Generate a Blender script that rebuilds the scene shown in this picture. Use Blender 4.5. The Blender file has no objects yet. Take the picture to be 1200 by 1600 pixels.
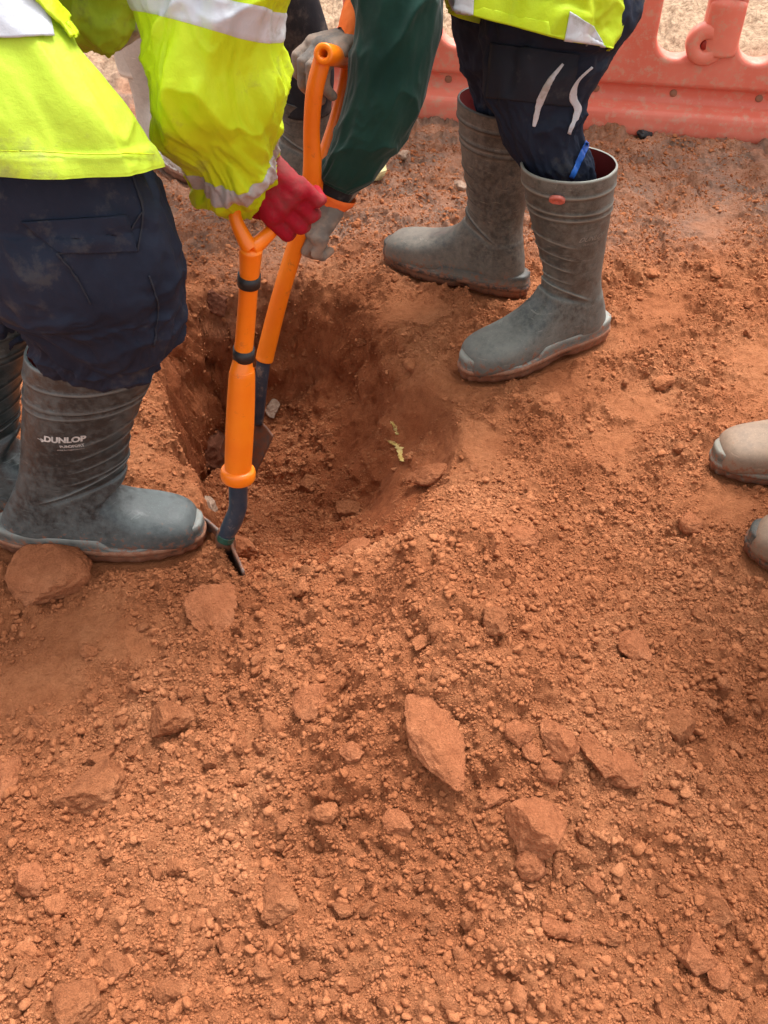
import bpy, bmesh, math, random
import numpy as np
from mathutils import Vector, Matrix
from mathutils.bvhtree import BVHTree

S = bpy.context.scene
C = S.collection
R = math.radians
rng = np.random.default_rng(7)
random.seed(7)

# ------------------------------------------------------------------ camera, sky, sun, exposure
CAM_H, FOC = 1.12, 1500.0            # metres, focal length in pixels of the 1200x1600 photo
PITCH = 45.0
cam = bpy.data.cameras.new('camera')
camo = bpy.data.objects.new('camera', cam)
C.objects.link(camo)
camo.location = (0, 0, CAM_H)
camo.rotation_euler = (R(90 - PITCH), 0, 0)
cam.sensor_fit = 'VERTICAL'
cam.sensor_height = 24.0
cam.lens = 24.0 * FOC / 1600.0
cam.clip_start = 0.02
cam.clip_end = 500
S.camera = camo

W = bpy.data.worlds.new("World")
S.world = W
W.use_nodes = True
nt = W.node_tree
nt.nodes.clear()
sky = nt.nodes.new('ShaderNodeTexSky')
sky.sky_type = 'NISHITA'
sky.sun_disc = False
SUN_EL, SUN_ROT = 67.0, 34.0
sky.sun_elevation = R(SUN_EL)
sky.sun_rotation = R(SUN_ROT)
sky.dust_density = 4.0
sky.ozone_density = 1.0
hs = nt.nodes.new('ShaderNodeHueSaturation')       # an overcast, nearly white sky
hs.inputs['Saturation'].default_value = 0.12
bg = nt.nodes.new('ShaderNodeBackground')
bg.inputs['Strength'].default_value = 0.15
wo = nt.nodes.new('ShaderNodeOutputWorld')
nt.links.new(sky.outputs[0], hs.inputs['Color'])
nt.links.new(hs.outputs[0], bg.inputs['Color'])
nt.links.new(bg.outputs[0], wo.inputs['Surface'])

sl = bpy.data.lights.new('sun', 'SUN')
sl.energy = 1.5
sl.angle = R(24)
sl.color = (1.0, 0.98, 0.95)
so = bpy.data.objects.new('sun', sl)
C.objects.link(so)
# sun stands behind and to the left of the diggers (sky rotation is measured clockwise from +Y)
sd = Vector((math.sin(R(SUN_ROT)) * math.cos(R(SUN_EL)), math.cos(R(SUN_ROT)) * math.cos(R(SUN_EL)), math.sin(R(SUN_EL))))
so.rotation_euler = sd.to_track_quat('Z', 'Y').to_euler()
so.location = sd * 5
S.view_settings.view_transform = 'Standard'
S.view_settings.look = 'None'
S.view_settings.gamma = 1
S.view_settings.exposure = 1.32
S.render.engine = 'CYCLES'

# ------------------------------------------------------------------ pixel <-> world helpers
cp, sp = math.cos(R(PITCH)), math.sin(R(PITCH))
FWD = np.array([0, cp, -sp]); UP = np.array([0, sp, cp]); RT = np.array([1.0, 0, 0])
CAM = np.array([0, 0, CAM_H])

def ray(px, py):
    return RT * (px - 600) / FOC + UP * (800 - py) / FOC + FWD

def at(px, py, D):                    # point seen at a photo pixel, at camera depth D
    return CAM + ray(px, py) * D

def on_z(px, py, z=0.0):
    r = ray(px, py)
    return CAM + r * ((z - CAM_H) / r[2])

# ------------------------------------------------------------------ numpy noise
_P = np.random.default_rng(11).permutation(256)
_P = np.concatenate([_P, _P, _P]).astype(np.int64)
_G = np.random.default_rng(12).normal(size=(256, 3))
_G /= np.linalg.norm(_G, axis=1)[:, None]

def perlin(p):
    p = np.asarray(p, dtype=np.float64)
    i = np.floor(p).astype(np.int64)
    f = p - i
    i &= 255
    u = f * f * f * (f * (f * 6 - 15) + 10)
    out = 0
    for dx in (0, 1):
        for dy in (0, 1):
            for dz in (0, 1):
                h = _P[_P[_P[i[:, 0] + dx] + i[:, 1] + dy] + i[:, 2] + dz]
                g = _G[h]
                d = g[:, 0] * (f[:, 0] - dx) + g[:, 1] * (f[:, 1] - dy) + g[:, 2] * (f[:, 2] - dz)
                w = (u[:, 0] if dx else 1 - u[:, 0]) * (u[:, 1] if dy else 1 - u[:, 1]) * (u[:, 2] if dz else 1 - u[:, 2])
                out = out + d * w
    return out * 1.5

def fbm(p, oct=4, lac=2.1, gain=0.5):
    p = np.asarray(p, float)
    a, s, o = 1.0, 0.0, 0.0
    for k in range(oct):
        o = o + a * perlin(p + 17.3 * k)
        s += a
        a *= gain
        p = p * lac
    return o / s

def ridged(p, oct=3):
    p = np.asarray(p, float)
    a, o, s = 1.0, 0.0, 0.0
    for k in range(oct):
        o = o + a * (1 - np.abs(perlin(p + 9.1 * k)) * 2)
        s += a; a *= 0.5; p = p * 2.1
    return o / s

def worley2(x, y, cell, seed):
    """rounded clod height field: returns bump 0..1 with random amplitude per cell"""
    gx = np.floor(x / cell).astype(np.int64); gy = np.floor(y / cell).astype(np.int64)
    best = np.full(x.shape, 0.0)
    for dx in (-1, 0, 1):
        for dy in (-1, 0, 1):
            cx = gx + dx; cy = gy + dy
            h = _P[(_P[(cx + seed) & 255] + cy) & 255]
            h2 = _P[(h + seed * 3 + 7) & 255]; h3 = _P[(h2 + 13) & 255]
            px = (cx + 0.15 + 0.7 * h / 255.0) * cell; py = (cy + 0.15 + 0.7 * h2 / 255.0) * cell
            r = cell * (0.28 + 0.42 * h3 / 255.0)
            ang = h * 0.0246
            ddx = (x - px) * np.cos(ang) + (y - py) * np.sin(ang)
            ddy = -(x - px) * np.sin(ang) + (y - py) * np.cos(ang)
            d2 = (ddx * ddx + ddy * ddy * (1.0 + 0.9 * h2 / 255.0)) / (r * r)
            b = np.sqrt(np.clip(1 - d2, 0, 1)) * (r / cell) * 1.6
            best = np.maximum(best, b)
    return best

def smooth(a, b, x):
    t = np.clip((x - a) / (b - a), 0, 1)
    return t * t * (3 - 2 * t)

# ------------------------------------------------------------------ object helpers
def tag(o, label=None, cat=None, group=None, kind=None):
    if label: o['label'] = label
    if cat: o['category'] = cat
    if group: o['group'] = group
    if kind: o['kind'] = kind
    return o

def thing(name, label, cat, loc=(0, 0, 0), group=None):
    o = bpy.data.objects.new(name, None)
    C.objects.link(o)
    o.location = [float(v) for v in loc]
    o.empty_display_size = 0.1
    tag(o, label, cat, group)
    return o

def link(name, me, mat, parent=None, sm=True):
    o = bpy.data.objects.new(name, me)
    C.objects.link(o)
    if mat is not None:
        if isinstance(mat, (list, tuple)):
            for m in mat: me.materials.append(m)
        else:
            me.materials.append(mat)
    if sm:
        me.polygons.foreach_set('use_smooth', [True] * len(me.polygons))
    if parent is not None:
        o.parent = parent
        o.matrix_parent_inverse = Matrix.Translation(-parent.location)
    return o

def mesh_np(name, V, F):
    """V (n,3), F (m,k) with constant k or list of arrays"""
    me = bpy.data.meshes.new(name)
    V = np.asarray(V, dtype=np.float32)
    if not isinstance(F, (list, tuple)): F = [F]
    F = [np.asarray(f, dtype=np.int32) for f in F if len(f)]
    me.vertices.add(len(V)); me.vertices.foreach_set('co', V.ravel())
    nl = sum(f.size for f in F); npoly = sum(len(f) for f in F)
    me.loops.add(nl); me.loops.foreach_set('vertex_index', np.concatenate([f.ravel() for f in F]))
    me.polygons.add(npoly)
    tot = np.concatenate([np.full(len(f), f.shape[1], dtype=np.int32) for f in F])
    st = np.concatenate([[0], np.cumsum(tot)[:-1]]).astype(np.int32)
    me.polygons.foreach_set('loop_start', st)
    me.update(calc_edges=True)
    me.validate()
    return me

def eval_mesh(o, name):
    """apply modifiers of a temporary object and return its mesh"""
    dg = bpy.context.evaluated_depsgraph_get()
    dg.update()
    me = bpy.data.meshes.new_from_object(o.evaluated_get(dg))
    me.name = name
    bpy.data.objects.remove(o, do_unlink=True)
    return me

def grid_faces(nv, nu, wrap=True):
    """rings nv, each with nu points"""
    i = np.arange(nv - 1)[:, None]; j = np.arange(nu if wrap else nu - 1)[None, :]
    j2 = (j + 1) % nu
    a = i * nu + j; b = i * nu + j2; c = (i + 1) * nu + j2; d = (i + 1) * nu + j
    return np.stack([a, b, c, d], -1).reshape(-1, 4)

def catmull(K, n):
    """smooth interpolation of key rows K (m,k) to n rows"""
    K = np.asarray(K, float); m = len(K)
    t = np.linspace(0, m - 1, n)
    i = np.clip(np.floor(t).astype(int), 0, m - 2); f = (t - i)[:, None]
    g = lambda j: K[np.clip(j, 0, m - 1)]
    p0, p1, p2, p3 = g(i - 1), g(i), g(i + 1), g(i + 2)
    p0 = np.where((i == 0)[:, None], 2 * p1 - p2, p0); p3 = np.where((i == m - 2)[:, None], 2 * p2 - p1, p3)
    return 0.5 * (2 * p1 + (p2 - p0) * f + (2 * p0 - 5 * p1 + 4 * p2 - p3) * f ** 2 + (3 * p1 - p0 - 3 * p2 + p3) * f ** 3)

def orient_out(me):
    bm = bmesh.new(); bm.from_mesh(me)
    bmesh.ops.recalc_face_normals(bm, faces=bm.faces)
    bm.to_mesh(me); bm.free()
    return me

def rings_mesh(name, P, cap0=False, cap1=False):
    """P (nv,nu,3) -> closed tube mesh"""
    nv, nu = P.shape[:2]
    V = P.reshape(-1, 3)
    F = [grid_faces(nv, nu)]
    ex = []
    if cap0:
        V = np.vstack([V, P[0].mean(0)]); k = len(V) - 1
        ex.append(np.array([[k, (j + 1) % nu, j] for j in range(nu)]))
    if cap1:
        V = np.vstack([V, P[-1].mean(0)]); k = len(V) - 1; b = (nv - 1) * nu
        ex.append(np.array([[k, b + j, b + (j + 1) % nu] for j in range(nu)]))
    return orient_out(mesh_np(name, V, F + ex))

def tube(path, rad, nu=24, n=None, flat=1.0, axis=(0, 1, 0), caps=True, name='tube'):
    path = np.asarray(path, float); rad = np.atleast_1d(np.asarray(rad, float))
    if len(rad) == 1: rad = np.full(len(path), rad[0])
    if n: 
        K = catmull(np.hstack([path, rad[:, None]]), n); path, rad = K[:, :3], K[:, 3]
    T = np.gradient(path, axis=0); T /= np.linalg.norm(T, axis=1)[:, None] + 1e-12
    A = np.cross(T, np.asarray(axis, float)); A /= np.linalg.norm(A, axis=1)[:, None] + 1e-12
    B = np.cross(A, T)
    th = np.linspace(0, 2 * np.pi, nu, endpoint=False)
    P = path[:, None] + rad[:, None, None] * (A[:, None] * np.cos(th)[None, :, None] + flat * B[:, None] * np.sin(th)[None, :, None])
    return rings_mesh(name, P, caps, caps)

def join_np(meshes, name):
    bm = bmesh.new()
    for m in meshes:
        bm.from_mesh(m)
    me = bpy.data.meshes.new(name); bm.to_mesh(me); bm.free()
    return me

def blob(parts, voxel, name, sm=4, noise=0.0, nscale=60):
    """continuous surface from tapered capsules (p0,r0,p1,r1)"""
    bm = bmesh.new()
    for (p0, r0, p1, r1) in parts:
        p0 = Vector([float(v) for v in p0]); p1 = Vector([float(v) for v in p1])
        L = (p1 - p0).length
        n = max(2, int(L / (0.5 * min(r0, r1))) + 1)
        for k in range(n):
            t = k / (n - 1)
            c = p0.lerp(p1, t); r = r0 + (r1 - r0) * t
            bmesh.ops.create_icosphere(bm, subdivisions=2, radius=r, matrix=Matrix.Translation(c))
    me = bpy.data.meshes.new('tmp'); bm.to_mesh(me); bm.free()
    o = bpy.data.objects.new('tmp', me); C.objects.link(o)
    m = o.modifiers.new('r', 'REMESH'); m.mode = 'VOXEL'; m.voxel_size = voxel
    m2 = o.modifiers.new('s', 'SMOOTH'); m2.iterations = sm; m2.factor = 0.5
    out = eval_mesh(o, name)
    if noise:
        nv = len(out.vertices); co = np.empty(nv * 3, np.float32); out.vertices.foreach_get('co', co); co = co.reshape(-1, 3)
        no = np.empty(nv * 3, np.float32); out.vertices.foreach_get('normal', no); no = no.reshape(-1, 3)
        co = co + no * (ridged(co * nscale, 3) * noise)[:, None]
        out.vertices.foreach_set('co', co.astype(np.float32).ravel())
        out.update()
    return out

# ------------------------------------------------------------------ materials
def new_mat(name):
    m = bpy.data.materials.new(name); m.use_nodes = True
    n = m.node_tree; b = n.nodes['Principled BSDF']
    return m, n, b

def nd(n, t, **kw):
    x = n.nodes.new(t)
    for k, v in kw.items():
        if k in x.inputs: x.inputs[k].default_value = v
        else: setattr(x, k, v)
    return x

def noise_node(n, scale, detail=4, rough=0.55, coord='Object', stretch=None):
    tc = nd(n, 'ShaderNodeTexCoord')
    src = tc.outputs[coord]
    if stretch:
        mp = nd(n, 'ShaderNodeMapping'); mp.inputs['Scale'].default_value = stretch
        n.links.new(src, mp.inputs[0]); src = mp.outputs[0]
    t = nd(n, 'ShaderNodeTexNoise'); t.inputs['Scale'].default_value = scale
    t.inputs['Detail'].default_value = detail; t.inputs['Roughness'].default_value = rough
    n.links.new(src, t.inputs['Vector'])
    return t

def ramp(n, src, stops, interp='LINEAR'):
    r = nd(n, 'ShaderNodeValToRGB'); r.color_ramp.interpolation = interp
    e = r.color_ramp.elements
    while len(e) < len(stops): e.new(0.5)
    for k, (p, c) in enumerate(stops):
        e[k].position = p
        e[k].color = (c, c, c, 1) if isinstance(c, (int, float)) else (*c, 1)
    n.links.new(src, r.inputs[0])
    return r

def mixc(n, fac, a, b, mode='MIX'):
    m = nd(n, 'ShaderNodeMix'); m.data_type = 'RGBA'; m.blend_type = mode
    for s, v in ((0, fac), (6, a), (7, b)):
        if hasattr(v, 'node'): n.links.new(v, m.inputs[s])
        elif s == 0: m.inputs[0].default_value = v
        else: m.inputs[s].default_value = (*v, 1)
    return m.outputs[2]

def bump(n, b, src, strength, dist, prev=None):
    k = nd(n, 'ShaderNodeBump'); k.inputs['Strength'].default_value = strength; k.inputs['Distance'].default_value = dist
    n.links.new(src, k.inputs['Height'])
    if prev is not None: n.links.new(prev, k.inputs['Normal'])
    n.links.new(k.outputs[0], b.inputs['Normal'])
    return k.outputs[0]

def mat_soil(name, c1, c2, c3, fine=1.0, far=False):
    m, n, b = new_mat(name)
    a = noise_node(n, 5, 5, 0.6)
    f = noise_node(n, 60, 6, 0.7)
    g = noise_node(n, 420, 4, 0.7)
    r1 = ramp(n, a.outputs[0], [(0.3, c1), (0.5, c2), (0.72, c3)])
    r2 = ramp(n, f.outputs[0], [(0.25, (0.72, 0.68, 0.66)), (0.5, (1, 1, 1)), (0.8, (1.18, 1.22, 1.26))])
    col = mixc(n, 1.0, r1.outputs[0], r2.outputs[0], 'MULTIPLY')
    r3 = ramp(n, g.outputs[0], [(0.3, (0.8, 0.78, 0.76)), (0.65, (1.12, 1.12, 1.12))])
    col = mixc(n, 1.0, col, r3.outputs[0], 'MULTIPLY')
    if far:      # the trodden, paler, greyer clay further back; darker, redder tone with depth in the pit and on steep slopes
        at_ = nd(n, 'ShaderNodeAttribute'); at_.attribute_name = 'clay'
        big = noise_node(n, 9, 5, 0.65)
        rr = ramp(n, big.outputs[0], [(0.35, (0.31, 0.14, 0.080)), (0.48, (0.42, 0.22, 0.14)), (0.6, (0.25, 0.165, 0.125)), (0.72, (0.48, 0.31, 0.215))])
        rc = mixc(n, 1.0, rr.outputs[0], r2.outputs[0], 'MULTIPLY')
        col = mixc(n, at_.outputs['Fac'], col, rc)
        aw = nd(n, 'ShaderNodeAttribute'); aw.attribute_name = 'pit_slope_tone'
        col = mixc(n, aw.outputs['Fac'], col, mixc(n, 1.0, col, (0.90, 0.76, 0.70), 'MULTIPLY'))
        atn = nd(n, 'ShaderNodeAttribute'); atn.attribute_name = 'sand'
        rs = mixc(n, 1.0, ramp(n, f.outputs[0], [(0.3, (0.25, 0.16, 0.10)), (0.6, (0.52, 0.365, 0.24))]).outputs[0], r2.outputs[0], 'MULTIPLY')
        col = mixc(n, atn.outputs['Fac'], col, rs)
    n.links.new(col, b.inputs['Base Color'])
    b.inputs['Roughness'].default_value = 0.95
    b.inputs['Specular IOR Level'].default_value = 0.15
    p = bump(n, b, f.outputs[0], 1.0 * fine, 0.010)
    bump(n, b, g.outputs[0], 1.0 * fine, 0.0034, p)
    return m

def mat_rubber(name, base, dust, amount=0.5, zdust=0.12, rough=0.5):
    m, n, b = new_mat(name)
    tc = nd(n, 'ShaderNodeTexCoord')
    sep = nd(n, 'ShaderNodeSeparateXYZ'); n.links.new(tc.outputs['Object'], sep.inputs[0])
    a = noise_node(n, 7, 8, 0.72); f = noise_node(n, 85, 8, 0.78); s = noise_node(n, 26, 6, 0.7, stretch=(1, 1, 9))
    low = ramp(n, sep.outputs[2], [(0.0, 1.0), (zdust, 0.25), (0.3, 0.05)])
    add = nd(n, 'ShaderNodeMath', operation='MULTIPLY_ADD'); n.links.new(a.outputs[0], add.inputs[0]); add.inputs[1].default_value = 0.95
    n.links.new(f.outputs[0], add.inputs[2])
    add2 = nd(n, 'ShaderNodeMath', operation='MULTIPLY_ADD'); n.links.new(low.outputs[0], add2.inputs[0]); add2.inputs[1].default_value = 0.2
    n.links.new(add.outputs[0], add2.inputs[2])
    ms = nd(n, 'ShaderNodeMath', operation='MULTIPLY'); n.links.new(add2.outputs[0], ms.inputs[0]); ms.inputs[1].default_value = 0.6
    d = ramp(n, ms.outputs[0], [(0.60 - 0.12 * amount, 0.04), (0.70 - 0.10 * amount, 0.5), (0.86 - 0.08 * amount, 1.0)])
    col = mixc(n, d.outputs[0], base, dust)
    scr = ramp(n, s.outputs[0], [(0.62, 0.0), (0.67, 0.45)])
    col = mixc(n, scr.outputs[0], col, tuple(min(1, 1.5 * c) for c in dust))
    v = nd(n, 'ShaderNodeTexVoronoi'); v.inputs['Scale'].default_value = 160; n.links.new(tc.outputs['Object'], v.inputs['Vector'])
    vr = ramp(n, v.outputs['Distance'], [(0.08, 0.5), (0.16, 0.0)])
    vm = nd(n, 'ShaderNodeMath', operation='MULTIPLY'); n.links.new(vr.outputs[0], vm.inputs[0])
    vmr = ramp(n, a.outputs[0], [(0.5, 0.0), (0.6, 1.0)]); n.links.new(vmr.outputs[0], vm.inputs[1])
    col = mixc(n, vm.outputs[0], col, tuple(min(1, 1.7 * c) for c in dust))
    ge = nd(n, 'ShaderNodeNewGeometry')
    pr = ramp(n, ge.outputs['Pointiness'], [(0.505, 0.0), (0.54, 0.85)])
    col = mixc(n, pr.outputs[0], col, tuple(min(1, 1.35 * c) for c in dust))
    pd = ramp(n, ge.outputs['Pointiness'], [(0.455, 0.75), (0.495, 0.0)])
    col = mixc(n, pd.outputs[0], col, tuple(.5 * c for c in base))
    mz = nd(n, 'ShaderNodeMath', operation='MULTIPLY_ADD'); n.links.new(f.outputs[0], mz.inputs[0]); mz.inputs[1].default_value = -0.28
    n.links.new(sep.outputs[2], mz.inputs[2])
    mzs = nd(n, 'ShaderNodeMath', operation='ADD'); n.links.new(mz.outputs[0], mzs.inputs[0]); mzs.inputs[1].default_value = 0.130
    mud = ramp(n, mzs.outputs[0], [(0.0, 0.95), (0.022, 0.0)])
    col = mixc(n, mud.outputs[0], col, (0.24, 0.09, 0.045))
    n.links.new(col, b.inputs['Base Color'])
    rr = ramp(n, d.outputs[0], [(0, rough), (1, 0.8)])
    n.links.new(rr.outputs[0], b.inputs['Roughness'])
    b.inputs['Specular IOR Level'].default_value = 0.55
    bump(n, b, f.outputs[0], 0.4, 0.0016)
    return m

def mat_cloth(name, base, base2, nscale=14, rough=0.85, weave=900, spec=0.2, dirt=None, dirt_at=0.62, sheen=0.0, bumpd=0.004):
    m, n, b = new_mat(name)
    a = noise_node(n, nscale, 5, 0.6); w = noise_node(n, weave, 2, 0.5); f = noise_node(n, 45, 6, 0.7)
    r = ramp(n, a.outputs[0], [(0.35, base), (0.65, base2)])
    col = r.outputs[0]
    if dirt:
        add = nd(n, 'ShaderNodeMath', operation='MULTIPLY_ADD'); n.links.new(f.outputs[0], add.inputs[0]); add.inputs[1].default_value = 0.6
        n.links.new(a.outputs[0], add.inputs[2])
        dr = ramp(n, add.outputs[0], [(dirt_at + 0.2, 0.0), (dirt_at + 0.45, 0.8)])
        col = mixc(n, dr.outputs[0], col, dirt)
    n.links.new(col, b.inputs['Base Color'])
    b.inputs['Roughness'].default_value = rough
    b.inputs['Specular IOR Level'].default_value = spec
    if sheen:
        b.inputs['Sheen Weight'].default_value = sheen
    p = bump(n, b, f.outputs[0], 0.25, bumpd)
    bump(n, b, w.outputs[0], 0.25, 0.0006, p)
    return m

def mat_plastic(name, base, base2, dirt, amt=0.6, rough=0.45, nscale=9):
    m, n, b = new_mat(name)
    a = noise_node(n, nscale, 4, 0.6); f = noise_node(n, 40, 8, 0.75)
    r = ramp(n, a.outputs[0], [(0.35, base), (0.65, base2)])
    dr = ramp(n, f.outputs[0], [(amt, 0.0), (amt + 0.12, 0.75)])
    col = mixc(n, dr.outputs[0], r.outputs[0], dirt)
    n.links.new(col, b.inputs['Base Color'])
    b.inputs['Roughness'].default_value = rough
    bump(n, b, f.outputs[0], 0.15, 0.001)
    return m

M = {}
SOIL = ((0.31, 0.100, 0.039), (0.41, 0.148, 0.062), (0.48, 0.195, 0.088))
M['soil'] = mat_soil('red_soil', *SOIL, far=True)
M['clod'] = mat_soil('soil_clod', (0.31, 0.102, 0.041), (0.42, 0.152, 0.065), (0.49, 0.20, 0.092), 1.0)
M['crumb'] = mat_soil('soil_crumb', (0.31, 0.102, 0.040), (0.41, 0.149, 0.063), (0.49, 0.200, 0.092), 0.6)
M['stone'] = mat_soil('dusty_stone', (0.35, 0.113, 0.047), (0.44, 0.156, 0.068), (0.50, 0.20, 0.095), 0.9)
M['stone_dark'] = mat_soil('dark_stone_and_hollow', (0.12, 0.045, 0.026), (0.17, 0.06, 0.033), (0.24, 0.085, 0.045), 0.6)  # dark rim stone, and the lump that stands in for the pit's shaded hollow
M['stone_pale'] = mat_soil('pale_stone', (0.34, 0.22, 0.15), (0.45, 0.31, 0.23), (0.55, 0.42, 0.33), 0.5)
M['stone_yellow'] = mat_soil('yellow_stone', (0.55, 0.47, 0.2), (0.68, 0.6, 0.3), (0.75, 0.68, 0.4), 0.3)
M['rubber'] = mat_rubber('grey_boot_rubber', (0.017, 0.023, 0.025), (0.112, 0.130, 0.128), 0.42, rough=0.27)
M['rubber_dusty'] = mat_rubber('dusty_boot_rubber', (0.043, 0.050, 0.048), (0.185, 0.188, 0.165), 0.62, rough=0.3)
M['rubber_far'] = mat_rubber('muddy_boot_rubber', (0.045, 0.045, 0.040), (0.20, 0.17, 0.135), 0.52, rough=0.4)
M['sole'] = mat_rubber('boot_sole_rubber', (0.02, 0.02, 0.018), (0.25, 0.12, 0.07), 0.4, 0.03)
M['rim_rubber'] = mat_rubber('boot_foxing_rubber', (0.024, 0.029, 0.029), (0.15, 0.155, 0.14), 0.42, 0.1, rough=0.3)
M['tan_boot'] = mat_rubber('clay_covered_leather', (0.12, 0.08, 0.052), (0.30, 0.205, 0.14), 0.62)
M['tan_sole'] = mat_rubber('clay_covered_sole', (0.035, 0.038, 0.032), (0.16, 0.145, 0.115), 0.5)
M['pale_boot'] = mat_rubber('pale_clay_boot', (0.34, 0.30, 0.255), (0.56, 0.50, 0.43), 1.2)
M['lining'] = mat_cloth('maroon_lining', (0.10, 0.012, 0.014), (0.16, 0.02, 0.02))
M['white_print'] = mat_cloth('white_print', (0.6, 0.6, 0.58), (0.75, 0.75, 0.72), dirt=(0.2, 0.19, 0.17), dirt_at=0.5)
M['faint_print'] = mat_cloth('worn_print', (0.22, 0.21, 0.18), (0.32, 0.31, 0.28))
M['pink'] = mat_plastic('pink_badge', (0.55, 0.14, 0.1), (0.65, 0.2, 0.16), (0.3, 0.2, 0.15), 0.62)
M['hivis'] = mat_cloth('yellow_hivis_cloth', (0.47, 0.63, 0.006), (0.58, 0.73, 0.012), 7, 0.55, 1200, 0.35, dirt=(0.30, 0.33, 0.05), dirt_at=0.64, bumpd=0.006)
M['hivis_soft'] = mat_cloth('yellow_hivis_weave', (0.41, 0.56, 0.03), (0.50, 0.65, 0.04), 7, 0.6, 1200, 0.3, dirt=(0.28, 0.30, 0.07), dirt_at=0.64, bumpd=0.006)
M['reflect'] = mat_cloth('silver_tape', (0.46, 0.48, 0.53), (0.58, 0.60, 0.66), 10, 0.35, 700, 0.6, dirt=(0.3, 0.28, 0.25), dirt_at=0.68)
M['reflect_dull'] = mat_cloth('dirty_silver_tape', (0.33, 0.33, 0.34), (0.5, 0.5, 0.52), 14, 0.4, 700, 0.5, dirt=(0.24, 0.2, 0.16), dirt_at=0.55)
M['navy'] = mat_cloth('navy_work_cloth', (0.010, 0.015, 0.030), (0.018, 0.025, 0.046), 9, 0.78, 800, 0.2, dirt=(0.05, 0.052, 0.06), dirt_at=0.70, bumpd=0.004)
M['navy_grey'] = mat_cloth('charcoal_knee_cloth', (0.012, 0.016, 0.028), (0.020, 0.025, 0.038), 9, 0.75, 900, 0.25, dirt=(0.06, 0.06, 0.065), dirt_at=0.66)
M['thread'] = mat_cloth('grey_thread', (0.022, 0.026, 0.038), (0.03, 0.034, 0.046))
M['black'] = mat_cloth('black_cloth', (0.012, 0.012, 0.016), (0.03, 0.028, 0.03), dirt=(0.1, 0.08, 0.07))
M['green'] = mat_cloth('dark_green_jersey', (0.006, 0.030, 0.024), (0.013, 0.050, 0.040), 6, 0.95, 1400, 0.1, sheen=0.2)
M['blue'] = mat_plastic('blue_tag', (0.01, 0.09, 0.5), (0.02, 0.15, 0.6), (0.02, 0.03, 0.1), 0.65)
M['red_glove'] = mat_cloth('red_knit_glove', (0.27, 0.008, 0.018), (0.38, 0.015, 0.032), 14, 0.9, 500, 0.12, dirt=(0.16, 0.05, 0.045), dirt_at=0.5)
M['grey_glove'] = mat_cloth('grey_coated_glove', (0.16, 0.14, 0.125), (0.27, 0.235, 0.2), 20, 0.7, 600, 0.3, dirt=(0.38, 0.25, 0.18), dirt_at=0.5)
M['orange_cuff'] = mat_cloth('orange_knit_cuff', (0.85, 0.16, 0.03), (0.95, 0.24, 0.06), 20, 0.9, 700)
M['orange'] = mat_plastic('orange_insulated_grip', (0.86, 0.17, 0.004), (0.92, 0.225, 0.006), (0.36, 0.11, 0.035), 0.60, 0.36)
M['band'] = mat_plastic('black_band', (0.01, 0.01, 0.012), (0.02, 0.02, 0.022), (0.2, 0.08, 0.03), 0.68, 0.5)
M['metal'] = mat_plastic('worn_blue_steel', (0.025, 0.045, 0.075), (0.06, 0.075, 0.10), (0.36, 0.26, 0.2), 0.56, 0.3, 40)
M['metal'].node_tree.nodes['Principled BSDF'].inputs['Metallic'].default_value = 0.35
M['steel'] = mat_plastic('muddy_steel', (0.10, 0.08, 0.07), (0.16, 0.12, 0.10), (0.26, 0.09, 0.04), 0.42, 0.5, 30)
M['barrier'] = mat_plastic('faded_red_plastic', (0.70, 0.155, 0.098), (0.78, 0.225, 0.155), (0.60, 0.33, 0.23), 0.51, 0.5, 5)
M['barrier_hole'] = mat_plastic('deep_red_plastic', (0.3, 0.02, 0.01), (0.35, 0.03, 0.02), (0.3, 0.05, 0.03), 0.7)
M['skin'] = mat_cloth('skin', (0.5, 0.27, 0.19), (0.58, 0.33, 0.24), 10, 0.5, 300, 0.4)
M['hair'] = mat_cloth('brown_hair', (0.03, 0.018, 0.01), (0.06, 0.035, 0.02), 30, 0.6, 300)
M['yellow_scrap'] = mat_plastic('yellow_film', (0.62, 0.42, 0.1), (0.75, 0.58, 0.22), (0.45, 0.2, 0.1), 0.52, 0.5, 60)
M['green_paint'] = mat_plastic('green_paint', (0.012, 0.06, 0.04), (0.018, 0.08, 0.05), (0.2, 0.08, 0.04), 0.5)

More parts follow.
